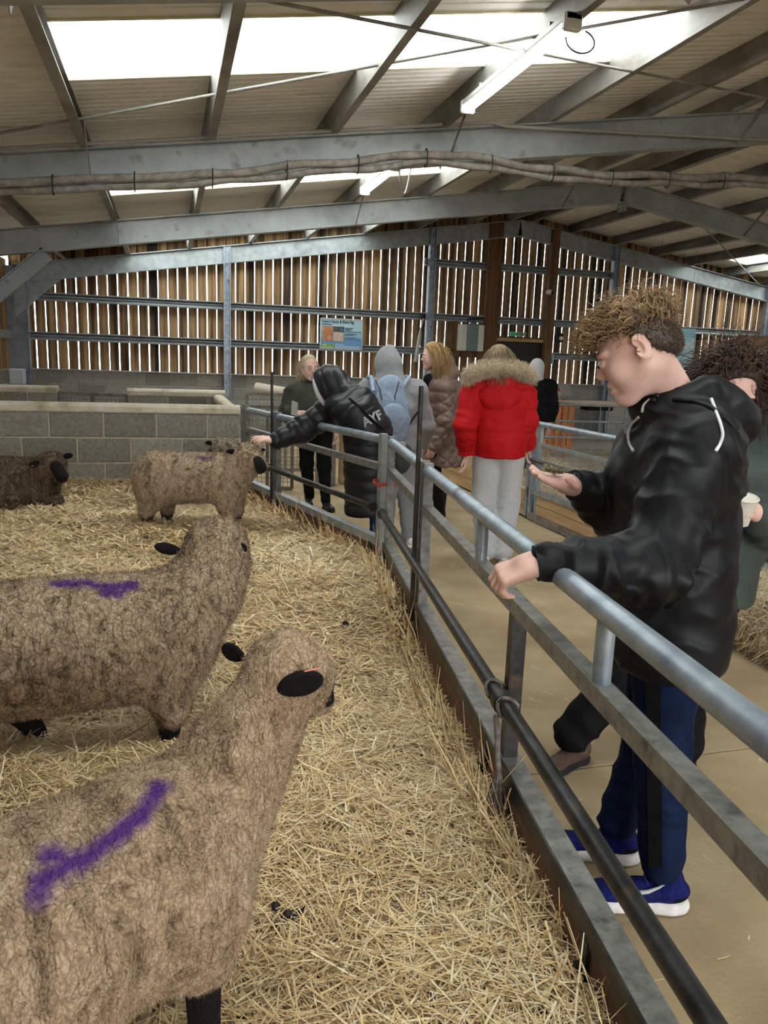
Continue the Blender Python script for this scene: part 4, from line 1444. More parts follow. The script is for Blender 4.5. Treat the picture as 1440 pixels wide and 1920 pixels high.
# ------------------------------------------------------------------ sheep
def wool_mat(name, base, dark, tip, lockscale=110.0, crs=.17):
    """wool colour from a 'wool' attribute (tip lightness, painted fold shade) and per-vertex mark / skin attributes"""
    m = bpy.data.materials.new(name); m.use_nodes = True
    nt = m.node_tree; N = nt.nodes; L = nt.links
    b = N['Principled BSDF']; b.inputs['Roughness'].default_value = .9
    b.inputs['Specular IOR Level'].default_value = .15
    a = N.new('ShaderNodeAttribute'); a.attribute_name = 'tone'
    tc = N.new('ShaderNodeTexCoord')
    wn_ = N.new('ShaderNodeTexNoise'); wn_.inputs['Scale'].default_value = 14; wn_.inputs['Detail'].default_value = 3
    L.new(tc.outputs['Object'], wn_.inputs['Vector'])
    ma = N.new('ShaderNodeVectorMath'); ma.operation = 'MULTIPLY_ADD'
    ma.inputs[1].default_value = (.05, .05, .05)
    L.new(wn_.outputs['Color'], ma.inputs[0]); L.new(tc.outputs['Object'], ma.inputs[2])
    def vor(scale, st, feat):
        mp = N.new('ShaderNodeMapping'); mp.inputs['Scale'].default_value = st
        L.new(ma.outputs[0], mp.inputs['Vector'])
        v = N.new('ShaderNodeTexVoronoi'); v.feature = feat; v.inputs['Scale'].default_value = scale
        L.new(mp.outputs[0], v.inputs['Vector'])
        return v.outputs['Distance']
    def rng_(sock, a0, a1, b0, b1):
        m_ = N.new('ShaderNodeMapRange'); m_.inputs['From Min'].default_value = a0; m_.inputs['From Max'].default_value = a1
        m_.inputs['To Min'].default_value = b0; m_.inputs['To Max'].default_value = b1
        L.new(sock, m_.inputs['Value']); return m_.outputs[0]
    def mth(op, x, y):
        m_ = N.new('ShaderNodeMath'); m_.operation = op
        for i, q in enumerate((x, y)):
            if isinstance(q, (int, float)): m_.inputs[i].default_value = q
            else: L.new(q, m_.inputs[i])
        return m_.outputs[0]
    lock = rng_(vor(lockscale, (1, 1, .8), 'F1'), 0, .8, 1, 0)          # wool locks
    crease = rng_(vor(lockscale * .36, (1, 1, .3), 'DISTANCE_TO_EDGE'), 0, .09, 0, 1)   # partings between the folds, their occlusion shade painted into the tone
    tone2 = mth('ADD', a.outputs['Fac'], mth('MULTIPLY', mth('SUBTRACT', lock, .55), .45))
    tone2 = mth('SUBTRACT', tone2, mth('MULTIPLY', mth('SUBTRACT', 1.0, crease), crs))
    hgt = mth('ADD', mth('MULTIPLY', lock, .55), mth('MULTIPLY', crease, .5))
    bp = N.new('ShaderNodeBump'); bp.inputs['Strength'].default_value = .7; bp.inputs['Distance'].default_value = .005
    L.new(hgt, bp.inputs['Height']); L.new(bp.outputs['Normal'], b.inputs['Normal'])
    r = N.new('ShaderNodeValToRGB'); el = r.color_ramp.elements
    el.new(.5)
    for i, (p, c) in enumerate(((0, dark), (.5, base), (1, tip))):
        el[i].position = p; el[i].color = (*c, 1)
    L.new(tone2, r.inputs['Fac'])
    mk = N.new('ShaderNodeAttribute'); mk.attribute_name = 'mark'
    mx = N.new('ShaderNodeMixRGB'); mx.inputs['Color2'].default_value = (.075, .022, .16, 1)
    L.new(mk.outputs['Fac'], mx.inputs['Fac']); L.new(r.outputs['Color'], mx.inputs['Color1'])
    sk = N.new('ShaderNodeAttribute'); sk.attribute_name = 'skin'
    mx2 = N.new('ShaderNodeMixRGB'); mx2.inputs['Color2'].default_value = (.012, .010, .010, 1)
    L.new(sk.outputs['Fac'], mx2.inputs['Fac']); L.new(mx.outputs['Color'], mx2.inputs['Color1'])
    L.new(mx2.outputs['Color'], b.inputs['Base Color'])
    return m


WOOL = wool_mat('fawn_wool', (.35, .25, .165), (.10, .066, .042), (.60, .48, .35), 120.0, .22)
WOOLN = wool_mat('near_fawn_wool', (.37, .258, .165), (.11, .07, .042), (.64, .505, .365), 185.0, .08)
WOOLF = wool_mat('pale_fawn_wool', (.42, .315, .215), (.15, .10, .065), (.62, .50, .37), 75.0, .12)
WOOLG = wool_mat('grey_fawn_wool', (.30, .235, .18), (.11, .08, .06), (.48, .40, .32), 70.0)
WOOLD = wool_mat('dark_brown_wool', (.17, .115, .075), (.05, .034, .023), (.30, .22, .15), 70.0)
EARM = M('black_ear_skin', (.007, .006, .0065), (.014, .011, .011), scale=30, rough=.8, spec=.1)


def attrs(me, **kw):
    for k, a in kw.items():
        q = me.attributes.new(k, 'FLOAT', 'POINT'); q.data.foreach_set('value', np.asarray(a, np.float32))


def seg_dist(p, a, b):
    a = np.asarray(a); b = np.asarray(b)
    ba = b - a; t = np.clip(((p - a) @ ba) / (ba @ ba), 0, 1)
    return np.linalg.norm(p - a - t[:, None] * ba, axis=1)


def sheep(label, body_sdf, h, ears, wool, loc, skin_fn, mark=None, n_tuft=40000, tuft=(.008, .013), tuft_w=.004, seed=1, fold_dir=(1, 0, 0), eyes=(), tags=(), fold=.004, nose=None, group='sheep in the straw pen'):
    t = empty('sheep', loc, label, 'sheep', group)
    v, f = body_sdf.mesh(h)
    v = smooth_verts(v, f, 2)
    nn = vnormals(v, f)
    if nose:
        na, nb_, nr_ = nose; na = snap(v, nn, *na, 0); nb_ = snap(v, nn, *nb_, 0); sk_ = skin_fn
        skin_fn = lambda p: np.maximum(sk_(p), np.clip((nr_ - seg_dist(p, na, nb_)) / .006, 0, 1))
    skin = skin_fn(v)
    fd = nrm(fold_dir)
    # fleece: folds across the body plus crimp
    w = 1 - np.clip(skin, 0, 1)
    q = v - (v @ fd)[:, None] * fd * 0
    ph = (v @ fd)[:, None] * fd[None] * 34 + (v - (v @ fd)[:, None] * fd[None]) * 7
    fo = vnoise(ph + 1.7 * fbm(v * 9, seed, 2)[:, None], seed + 3)
    cr = fbm(v * 70, seed + 5, 2)
    ridge = 1 - np.abs(fo)
    v = v + nn * ((fold * (ridge - .6) * 1.6 + .0022 * cr) * w)[:, None]
    if mark: mark = mark(v, vnormals(v, f))
    mk = mark(v) if mark else np.zeros(len(v))
    tone = np.clip(.5 + .22 * (ridge - .6) * 2 + .14 * cr + .09 * fbm(v * 5, seed + 9, 2), .05, 1)  # ridges lighter, creases darker: fold shade put into the wool colour
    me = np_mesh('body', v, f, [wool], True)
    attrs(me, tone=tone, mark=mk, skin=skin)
    link('body', me, t)
    # fleece tufts
    rng = np.random.default_rng(seed)
    p, n2 = sample_surface(v, f, n_tuft, rng)
    s2 = skin_fn(p)
    ok = s2 < .5; p, n2, s2 = p[ok], n2[ok], s2[ok]
    n = len(p)
    T = n2 + rng.normal(0, .4, (n, 3)); T[:, 2] -= .2
    T /= np.linalg.norm(T, axis=1, keepdims=True)
    L = rng.uniform(*tuft, n)
    vv, ff = blades(p - n2 * .003, rng.normal(0, 1, (n, 3)), T, L, tuft_w, None, rng, 1)
    mk2 = np.repeat(mark(p) if mark else np.zeros(n), 3)
    ph2 = (p @ fd)[:, None] * fd[None] * 34 + (p - (p @ fd)[:, None] * fd[None]) * 7
    fo2 = vnoise(ph2 + 1.7 * fbm(p * 9, seed, 2)[:, None], seed + 3)
    t0 = np.clip(.42 + .26 * ((1 - np.abs(fo2)) - .6) * 2 + rng.normal(0, .10, n) + .09 * fbm(p * 5, seed + 9, 2), .05, .95)  # tufts carry the same painted fold shade
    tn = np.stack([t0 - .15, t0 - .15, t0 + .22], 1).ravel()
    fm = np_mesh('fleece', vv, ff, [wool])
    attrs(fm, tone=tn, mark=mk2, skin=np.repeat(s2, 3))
    tag(link('fleece', fm, t), kind='stuff')
    for (a, b, c, r0, r1) in ears:        # base, middle, tip
        s = SDF(); a, b, c = map(np.asarray, (a, b, c))
        dirv = nrm(c - a)
        flat = nrm(np.cross(dirv, (0, 0, 1))) if abs(dirv[2]) < .9 else V(0, 1, 0)
        R_ = rot_to(dirv, (0, 0, 1))
        Lh = np.linalg.norm(c - a) / 2
        s.ell((a + c) / 2 * .5 + b * .5, (Lh * 1.12, r0 * .42, r0 * .95), R_, .01)
        s.cone(a, b, r0 * .38, r0 * .3, .012)
        s.ell((a + c) / 2 * .5 + b * .5 + R_[:, 1] * r1, (Lh * .85, r0 * .3, r0 * .6), R_, .006, True)
        ev, ef = s.mesh(.004)
        build_vf('ear', smooth_verts(ev, ef, 2), ef, [EARM], t)
    for c, r in eyes:
        MB().ball(c, r, 10, 8).build('eye', M('dark_wet_eye', (.01, .008, .006), rough=.08), t)
    for p0, p1, w_ in tags:
        MB().bar(p0, p1, w_, .002, (0, .5, .85)).build('ear_tag', M('salmon_ear_tag', (.75, .27, .2), rough=.5), t)
    return t


# --- front sheep: body runs off the lower left, head turned to the walkway
def front_sheep():
    ax = nrm((.82, .57, 0))                      # heading of the body
    sd = V(-ax[1], ax[0], 0)
    def B(a, s, z): return V(-.01, 1.285, 0) + ax * a + sd * s + V(0, 0, z)
    s = SDF()
    s.cone(B(-.08, 0, .62), B(-.62, 0, .62), .165, .185, .06)
    s.cone(B(-.08, 0, .675), B(-.62, 0, .665), .14, .155, .06)
    s.ell(B(.0, 0, .61), (.14, .15, .18), rot_to(ax), .08)
    s.ell(B(-.70, 0, .61), (.16, .185, .21), rot_to(ax), .08)
    s.chain([at(400, 1500, 1.33), at(440, 1425, 1.335), at(492, 1345, 1.345), at(522, 1282, 1.35)], [.12, .094, .070, .064], .05)
    sk0 = at(536, 1252, 1.35); mz = at(597, 1308, 1.385)
    s.ell(sk0, (.070, .066, .060), None, .03)
    s.cone(sk0, at(570, 1270, 1.365), .066, .060, .03)
    s.cone(at(566, 1288, 1.365), mz, .056, .032, .02)
    ntip = at(622, 1296, 1.36)
    # legs
    for sgn in (-1, 1):
        s.cone(B(-.01, sgn * .08, .57), B(.0, sgn * .085, .475), .075, .05, .05)
        s.cone(B(.0, sgn * .085, .46), B(.005, sgn * .085, .24), .034, .026, .02)
        s.cone(B(-.66, sgn * .09, .55), B(-.70, sgn * .1, .44), .10, .055, .05)
        s.cone(B(-.70, sgn * .1, .44), B(-.68, sgn * .1, .24), .037, .027, .02)
    def skin(p):
        k = np.clip((.455 - p[:, 2]) / .015, 0, 1)
        k = np.maximum(k, np.clip((.036 - np.linalg.norm(p - ntip, axis=1)) / .005, 0, 1))
        return k
    def mark(v, nn):
        mp = [snap(v, nn, x, y, 0) for x, y in ((300, 1476), (268, 1524), (205, 1578), (130, 1622), (92, 1603))]
        m2 = [snap(v, nn, x, y, 0) for x, y in ((130, 1622), (82, 1648), (78, 1676))]
        sg = list(zip(mp[:-1], mp[1:])) + list(zip(m2[:-1], m2[1:]))
        def mk(p):
            d = np.min([seg_dist(p, a, b) for a, b in sg], 0)
            d = d + .006 * vnoise(p * 60, 4) + .005 * vnoise(p * 200, 6)
            return np.clip((.027 - d) / .022, 0, 1) * .97
        return mk
    ears = [(at(528, 1290, 1.285), at(562, 1282, 1.262), at(606, 1272, 1.275), .026, -.012),
            (at(452, 1232, 1.405), at(434, 1222, 1.425), at(417, 1215, 1.435), .020, .01)]
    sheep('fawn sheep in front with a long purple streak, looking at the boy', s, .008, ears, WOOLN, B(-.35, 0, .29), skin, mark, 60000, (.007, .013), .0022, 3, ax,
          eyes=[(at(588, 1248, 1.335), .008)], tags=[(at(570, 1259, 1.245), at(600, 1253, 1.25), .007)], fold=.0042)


def mid_sheep():
    def B(x, y, z): return V(x, y, z)
    s = SDF()
    s.cone(B(-.06, 2.50, .62), B(-.62, 2.40, .62), .175, .185, .06)
    s.cone(B(-.06, 2.50, .67), B(-.62, 2.40, .67), .155, .165, .06)
    s.cone(B(-.1, 2.5, .54), B(-.55, 2.42, .56), .14, .15, .06)
    s.ell(B(-.72, 2.38, .62), (.15, .18, .2), None, .08)
    s.ell(B(.01, 2.53, .60), (.13, .15, .19), None, .08)
    s.chain([B(.03, 2.53, .66), B(.10, 2.56, .745), B(.145, 2.60, .83), B(.15, 2.62, .875)], [.145, .125, .105, .095], .05)
    s.ell(B(.148, 2.635, .895), (.09, .086, .07), None, .05)
    s.cone(B(.16, 2.68, .87), B(.20, 2.80, .81), .075, .05, .04)
    s.cone(B(-.02, 2.45, .50), B(-.015, 2.44, .38), .085, .06, .05); s.cone(B(-.015, 2.44, .38), B(-.02, 2.44, .25), .04, .032, .02)
    s.cone(B(.02, 2.62, .50), B(.03, 2.63, .38), .08, .055, .05); s.cone(B(.03, 2.63, .38), B(.03, 2.63, .25), .036, .03, .02)
    s.cone(B(-.62, 2.32, .52), B(-.64, 2.30, .42), .1, .06, .05); s.cone(B(-.64, 2.3, .42), B(-.62, 2.3, .25), .04, .03, .02)
    s.cone(B(-.50, 2.50, .50), B(-.48, 2.50, .40), .09, .055, .05); s.cone(B(-.48, 2.5, .42), B(-.415, 2.49, .26), .04, .035, .02)
    def skin(p):
        k = np.clip((.345 + .02 * vnoise(p * 40, 2) - p[:, 2]) / .03, 0, 1)
        k = np.maximum(k, np.clip((.425 - p[:, 2]) / .02, 0, 1) * (p[:, 0] < -.3))
        k = np.maximum(k, np.clip((.05 - np.linalg.norm(p - V(.205, 2.83, .83), axis=1)) / .02, 0, 1))
        return k
    def mark(v, nn):
        mp = [snap(v, nn, x, y, 0) for x, y in ((108, 1094), (160, 1091), (215, 1103), (248, 1097))]
        m2 = [snap(v, nn, x, y, 0) for x, y in ((200, 1108), (222, 1112))]
        sg = list(zip(mp[:-1], mp[1:])) + [tuple(m2)]
        def mk(p):
            d = np.min([seg_dist(p, a, b) for a, b in sg], 0)
            d = d + .009 * vnoise(p * 45, 4) + .008 * vnoise(p * 150, 6)
            return np.clip((.032 - d) / .02, 0, 1) * .92
        return mk
    ears = [(at(335, 1032, 2.62), at(312, 1030, 2.60), at(292, 1022, 2.58), .022, -.01),
            (at(432, 1036, 2.58), at(446, 1032, 2.55), at(462, 1024, 2.55), .026, .01)]
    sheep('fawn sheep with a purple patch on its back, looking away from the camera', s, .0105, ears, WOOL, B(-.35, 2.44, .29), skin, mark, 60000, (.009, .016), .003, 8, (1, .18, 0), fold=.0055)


def far_sheep():
    Y = 5.6
    s = SDF()
    s.cone((.30, Y - .03, .64), (-.08, Y + .03, .64), .165, .175, .06)
    s.cone((.30, Y - .03, .68), (-.08, Y + .03, .67), .14, .15, .06)
    s.ell((-.11, Y + .04, .62), (.115, .17, .19), None, .06)
    s.ell((.40, Y - .05, .63), (.14, .155, .18), None, .06)
    s.chain([(.44, Y - .06, .68), (.50, Y - .10, .76), (.53, Y - .13, .815)], [.125, .105, .092], .05)
    s.ell((.53, Y - .14, .83), (.085, .085, .082), None, .04)
    s.cone((.55, Y - .18, .82), (.60, Y - .26, .765), .068, .052, .03)
    s.cone((-.13, Y - .02, .54), (-.17, Y - .03, .42), .10, .058, .05); s.cone((-.17, Y - .03, .42), (-.155, Y - .04, .26), .046, .036, .02)
    s.cone((-.02, Y + .12, .52), (-.03, Y + .13, .40), .09, .05, .05); s.cone((-.03, Y + .13, .40), (-.03, Y + .12, .27), .045, .036, .02)
    s.cone((.38, Y - .12, .52), (.39, Y - .13, .40), .08, .058, .05); s.cone((.39, Y - .13, .4), (.40, Y - .13, .27), .045, .032, .02)
    s.cone((.46, Y + .03, .52), (.47, Y + .04, .40), .07, .045, .05); s.cone((.47, Y + .04, .4), (.475, Y + .04, .27), .036, .028, .02)
    nose = V(.605, Y - .275, .772)
    def skin(p):
        k = np.clip((.40 + .02 * vnoise(p * 40, 2) - p[:, 2]) / .04, 0, 1) * .9 * np.where(p[:, 0] < .43, np.where(p[:, 0] > .3, 0, 1), 1)
        a = seg_dist(p, nose + V(-.018, -.012, .045), nose + V(.006, -.018, -.035))
        k = np.maximum(k, np.clip((.046 - a) / .008, 0, 1))
        return k
    def mark(v, nn):
        a, b = snap(v, nn, 372, 858, 0), snap(v, nn, 396, 858, 0)
        return lambda p: np.clip((.03 - seg_dist(p, a, b) + .01 * vnoise(p * 50, 3)) / .02, 0, 1) * .6
    ears = [((.455, Y - .13, .85), (.42, Y - .15, .855), (.375, Y - .15, .86), .020, .01), ((.60, Y - .08, .85), (.63, Y - .06, .855), (.66, Y - .05, .86), .018, .01)]
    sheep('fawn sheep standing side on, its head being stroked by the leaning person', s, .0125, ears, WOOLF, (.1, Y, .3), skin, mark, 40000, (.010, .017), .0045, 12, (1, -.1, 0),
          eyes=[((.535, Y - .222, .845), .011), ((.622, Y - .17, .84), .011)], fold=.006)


def lying_left():
    Y = 6.55
    s = SDF()
    s.cone((-1.05, Y, .50), (-1.6, Y + .05, .50), .165, .18, .06)
    s.cone((-1.0, Y - .05, .43), (-1.6, Y, .43), .15, .17, .06)
    s.chain([(-1.02, Y - .05, .50), (-.93, Y - .1, .58), (-.89, Y - .13, .62)], [.14, .115, .098], .05)
    s.ell((-.88, Y - .15, .645), (.095, .085, .085), None, .04)
    s.cone((-.86, Y - .2, .63), (-.80, Y - .30, .56), .07, .048, .03)
    s.cone((-.98, Y - .12, .38), (-.86, Y - .22, .36), .07, .055, .05)
    s.cone((-1.3, Y - .14, .38), (-1.15, Y - .24, .36), .08, .05, .05)
    nose = V(-.79, Y - .31, .555)
    def skin(p):
        a = seg_dist(p, nose + V(-.05, .03, .085), nose + V(.01, -.02, -.02))
        return np.clip((.058 - a) / .01, 0, 1)
    ears = [((-.97, Y - .2, .655), (-1.0, Y - .23, .65), (-1.035, Y - .25, .64), .028, .01), ((-.80, Y - .16, .69), (-.765, Y - .18, .71), (-.73, Y - .2, .71), .026, .01)]
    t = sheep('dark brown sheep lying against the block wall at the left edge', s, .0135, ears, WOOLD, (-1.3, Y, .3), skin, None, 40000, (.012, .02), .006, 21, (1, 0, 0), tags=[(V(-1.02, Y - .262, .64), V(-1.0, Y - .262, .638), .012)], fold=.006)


def lying_behind():
    Y = 6.55
    s = SDF()
    s.cone((.38, Y, .52), (-.1, Y + .02, .50), .17, .175, .06)
    s.ell((-.14, Y, .46), (.13, .17, .16), None, .06)
    s.chain([(.38, Y, .58), (.42, Y - .08, .70), (.44, Y - .1, .745)], [.13, .11, .1], .05)
    s.ell((.44, Y - .12, .765), (.105, .09, .085), None, .04)
    s.cone((.48, Y - .16, .75), (.58, Y - .2, .70), .07, .05, .03)
    s.cone((.3, Y - .1, .38), (.45, Y - .16, .35), .08, .06, .05)
    def skin(p): return np.clip((.055 - np.linalg.norm(p - V(.60, Y - .21, .69), axis=1)) / .01, 0, 1)
    ears = [((.54, Y - .17, .80), (.57, Y - .2, .795), (.60, Y - .2, .79), .02, .01), ((.34, Y - .08, .80), (.31, Y - .06, .80), (.28, Y - .05, .80), .02, .01)]
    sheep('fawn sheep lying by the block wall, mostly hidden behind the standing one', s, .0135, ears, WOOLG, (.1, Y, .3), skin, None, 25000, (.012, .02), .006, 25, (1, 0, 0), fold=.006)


front_sheep(); mid_sheep(); far_sheep(); lying_left(); lying_behind()
# ------------------------------------------------------------------ people
SKIN = M('fair_skin', (.66, .40, .33), (.76, .50, .42), scale=7, detail=4, rough=.5, lo=.35, hi=.65, c3=(.60, .27, .22), c3scale=9, c3lo=.55, c3hi=.75)
NAVY = M('navy_track_fabric', (.0035, .008, .028), (.006, .014, .045), scale=20, rough=.75, spec=.1)
BLACKF = M('black_fabric', (.005, .005, .006), (.009, .009, .010), scale=20, rough=.8, spec=.1)
BLACKN = M('black_shell_nylon', (.004, .0043, .0055), (.0075, .008, .010), scale=5, rough=.42, rough2=.55, spec=.22, bump=.55, bscale=9)
BLACKQ = M('black_puffer_nylon', (.008, .0085, .011), (.013, .0135, .017), scale=6, rough=.4, spec=.3)
REDQ = M('red_puffer_fabric', (.46, .008, .012), (.54, .014, .018), scale=6, rough=.6, bump=.2, bscale=25, spec=.1)
BROWNQ = M('mauve_brown_quilt', (.155, .100, .080), (.195, .13, .105), scale=6, rough=.38)
GREENQ = M('dark_olive_jacket', (.045, .046, .034), (.065, .066, .05), scale=7, rough=.65, spec=.1)
GREENR = M('dark_green_raincoat', (.040, .052, .045), (.06, .074, .064), scale=6, rough=.5, spec=.1)
GREYH = M('grey_marl_jersey', (.20, .20, .205), (.26, .26, .265), scale=90, rough=.9, sheen=.2, spec=.1)
GREYT = M('light_grey_jersey', (.44, .44, .45), (.54, .54, .55), scale=90, rough=.9, sheen=.2, spec=.1)
DENIM = M('blue_denim', (.018, .04, .12), (.04, .075, .19), scale=50, rough=.85, spec=.1)
WHITES = M('scuffed_white_leather', (.62, .60, .57), (.75, .73, .70), scale=20, rough=.55, spec=.1)
BLUES = M('royal_blue_mesh', (.006, .008, .06), (.010, .014, .11), scale=60, rough=.7, spec=.1)
FUR = None
LIP = M('lip_pink', (.50, .20, .18), rough=.45)
TEETH = M('tooth_white', (.7, .66, .6), rough=.3)
EYEW = M('eye_white', (.7, .66, .62), rough=.2)
EYED = M('eye_dark', (.02, .015, .012), rough=.15)


def spline(q, n=5):
    q = [np.asarray(p, float) for p in q]
    e = [2 * q[0] - q[1]] + q + [2 * q[-1] - q[-2]]
    out = []
    for i in range(1, len(e) - 2):
        a, b, c, d = e[i - 1:i + 3]
        for k in range(n):
            t = k / n
            out.append(.5 * (2 * b + (c - a) * t + (2 * a - 5 * b + 4 * c - d) * t * t + (3 * b - a - 3 * c + d) * t ** 3))
    return out + [q[-1]]


def hair_mat(name, dark, mid, light):
    return straw_mat(name, [(0, dark), (.5, mid), (1, light)], .5)


def folds(v, nn, segs, seed=0):
    """cloth folds running across limbs: segs = (a, b, radius, amplitude, folds per metre)"""
    out = np.zeros(len(v))
    for i, (a, b, R_, amp, fq) in enumerate(segs):
        a = np.asarray(a, float); b = np.asarray(b, float)
        ba = b - a; L = np.linalg.norm(ba); d = ba / L
        t = (v - a) @ d
        dist = np.linalg.norm(v - a - np.clip(t, 0, L)[:, None] * d, axis=1)
        w = np.clip(1.6 - dist / R_, 0, 1)
        q = v * 5.5 + d[None] * (t * fq)[:, None]
        q = q + .8 * fbm(v * 6 + i, seed + 40, 2)[:, None]
        r = vnoise(q, seed + i)
        out += amp * w * ((1 - np.abs(r)) ** 2 - .4)
    return out


def cloth(name, s, h, mat, parent, seg_folds=(), base=.002, seed=0, sm=2, disp=None, fmat=None, mats=None):
    v, f = s.mesh(h)
    v = smooth_verts(v, f, sm)
    nn = vnormals(v, f)
    d = base * fbm(v * 7, seed + 7, 3)
    if len(seg_folds): d = d + folds(v, nn, seg_folds, seed)
    if disp is not None: d = d + disp(v, nn)
    v = v + nn * d[:, None]
    fm = fmat(v[f].mean(1)) if fmat else None
    o = build_vf(name, v, f, mats or [mat], parent, fm)
    return o, v, f, vnormals(v, f)


def torso(s, pts, fwd, k=.06, n=4):
    """pts: list of (point, half depth, half width)"""
    R_ = rot_to(fwd)
    for (p, d0, w0), (q, d1, w1) in zip(pts[:-1], pts[1:]):
        p = np.asarray(p); q = np.asarray(q)
        hz = max(np.linalg.norm(q - p) / n * 1.6, .05)
        for i in range(n + 1):
            t = i / n
            s.ell(p + (q - p) * t, (d0 + (d1 - d0) * t, w0 + (w1 - w0) * t, hz), R_, k)
    return s


def strands(P, D, L, r, rng, seg=8, grav=.6, curl=0.0, cf=2.0, jit=.15, G=(0, 0, -1), taper=.35):
    n = len(P)
    L = np.broadcast_to(np.asarray(L, float), (n,)); r = np.broadcast_to(np.asarray(r, float), (n,))
    G = np.asarray(G, float)
    pos = P.copy(); d = D / np.maximum(np.linalg.norm(D, axis=1, keepdims=True), 1e-6)
    ph = rng.random(n) * 6.283
    side = np.cross(d, rng.normal(0, 1, (n, 3))); side /= np.maximum(np.linalg.norm(side, axis=1, keepdims=True), 1e-6)
    V_, rows = [], []
    f_ = np.asarray(cf) * np.ones(n)
    for i in range(seg + 1):
        u = np.cross(d, side); u /= np.maximum(np.linalg.norm(u, axis=1, keepdims=True), 1e-6)
        c = curl * min(1, i / 2.5)
        ce = pos + side * (np.cos(ph + f_ * 6.283 * i / seg) * c)[:, None] + u * (np.sin(ph + f_ * 6.283 * i / seg) * c)[:, None]
        rr = (r * (1 - (1 - taper) * (i / seg)))[:, None]
        rows.append(np.stack([ce + side * rr, ce - side * rr * .5 + u * rr * .87, ce - side * rr * .5 - u * rr * .87], 1))
        pos = pos + d * (L / seg)[:, None]
        d = d + G * grav / seg + rng.normal(0, jit, (n, 3)) / seg
        d /= np.linalg.norm(d, axis=1, keepdims=True)
        side = side - d * (side * d).sum(1)[:, None]; side /= np.maximum(np.linalg.norm(side, axis=1, keepdims=True), 1e-6)
    V_ = np.stack(rows, 1).reshape(-1, 3)          # n, seg+1, 3
    base = (np.arange(n) * (seg + 1) * 3)[:, None, None]
    i = (np.arange(seg) * 3)[None, :, None]
    fs = []
    for k in range(3):
        k2 = (k + 1) % 3
        fs.append(np.stack(np.broadcast_arrays(base + i + k, base + i + k2, base + i + 3 + k2, base + i + 3 + k), -1).reshape(-1, 4))
    return V_, np.concatenate(fs)


def hair_obj(name, vf_list, tones, mat, parent, extra=None):
    vs, fs, ts, b = [], [], [], 0
    for (v, f), t in zip(vf_list, tones):
        vs.append(v); fs.append(f + b); b += len(v)
        ts.append(np.broadcast_to(t, (len(v),)) if np.ndim(t) == 0 else t)
    me = np_mesh(name, np.concatenate(vs), np.concatenate(fs), [mat], True)
    set_tone(me, np.concatenate(ts))
    o = link(name, me, parent)
    return o


def head_sdf(s, c, R_, sc=1.0, jaw=1.0, nose=1.0, smile=False):
    def P(x, y, z): return c + R_ @ (V(x, y, z) * sc)
    e = lambda p, r, k=.02, sub=False, rr=None: s.ell(P(*p), np.array(r if hasattr(r, '__len__') else (r,) * 3) * sc, R_ if rr is None else rr, k * sc, sub)
    e((-.012, 0, .035), (.098, .076, .085))
    e((.03, 0, -.03), (.062, .060, .082), .03)
    for y in (-1, 1):
        s.cone(P(-.005, .05 * y, -.045), P(.062, .014 * y, -.098), .028 * sc * jaw, .02 * sc * jaw, .03)
        e((.055, .036 * y, -.028), (.03, .026, .03), .025)
        e((.074, .028 * y, .026), (.018, .026, .010), .012)
    e((.078, 0, -.098), (.019, .022, .017), .02)
    s.cone(P(.086, 0, .016), P(.106 * nose, 0, -.022), .007 * sc, .011 * sc, .012)
    for y in (-1, 1):
        e((.098, .0105 * y, -.028), (.011, .008, .008), .008)
        e((.093, .031 * y, .006), (.013, .017, .011), .010, True)
        e((.084, .031 * y, .003), (.0125, .0145, .0115), .004)
    e((.089, 0, -.054), (.014, .024, .008), .010)
    e((.088, 0, -.071), (.013, .020, .008), .010)
    e((.104, 0, -.0625), (.010, .026 if not smile else .03, .0028 if not smile else .007), .004, True)
    for y in (-1, 1):
        # ear
        Re = R_ @ rot_to((1, .55 * y, -.25))
        e((-.014, .082 * y, .000), (.022, .008, .035), .007, False, Re)
        e((-.006, .090 * y, .002), (.012, .0075, .021), .004, True, Re)
        e((-.004, .077 * y, -.026), (.009, .007, .010), .008)
    return P


def face_extras(parent, P, brow=(.12, .07, .04), lids=True, sc=1.0, side=(-1, 1)):
    pass


def hand(s, w, d, up, tside, curls, sc=1.0, spread=.06, thumb=(.5, .5), pk=.012):
    """w wrist, d towards the fingers, up = back of the hand; tside=+1: thumb on cross(d, up) side"""
    d = nrm(d); up = nrm(np.asarray(up) - d * np.dot(up, d)); r = np.cross(d, up) * tside
    def P(a, b, c): return np.asarray(w) + (d * a + r * b + up * c) * sc
    for y0, y1 in ((.022, .030), (.006, .010), (-.010, -.012), (-.022, -.030)):
        s.cone(P(.0, y0, 0), P(.085, y1, 0), .0155 * sc, .0125 * sc, pk * sc)
    s.cone(P(-.06, 0, 0), P(.025, 0, 0), .026 * sc, .03 * sc, .02 * sc)
    lens = (.070, .078, .072, .056)
    for i, (y, L) in enumerate(zip((.030, .010, -.012, -.031), lens)):
        p = P(.085, y, 0); a = 0; sp = (1.5 - i) * spread
        seg = (L * .46, L * .30, L * .24); rad = (.0098, .0086, .0078, .0066)
        for j in range(3):
            a += curls[i][j]
            v = nrm(d * math.cos(a) - up * math.sin(a) + r * math.sin(sp) * max(math.cos(a), 0)) * seg[j] * sc
            s.cone(p, p + v, rad[j] * sc, rad[j + 1] * sc, .004 * sc)
            p = p + v
    p = P(.02, .024, -.006)
    a1 = P(.05, .024 + .035 * thumb[0] + .012, -.012 - .02 * thumb[1]); a2 = P(.082, .024 + .030 * thumb[0] + .012, -.016 - .034 * thumb[1]); 
    s.cone(p, a1, .015 * sc, .011 * sc, .012 * sc); s.cone(a1, a2, .0105 * sc, .0075 * sc, .004 * sc)


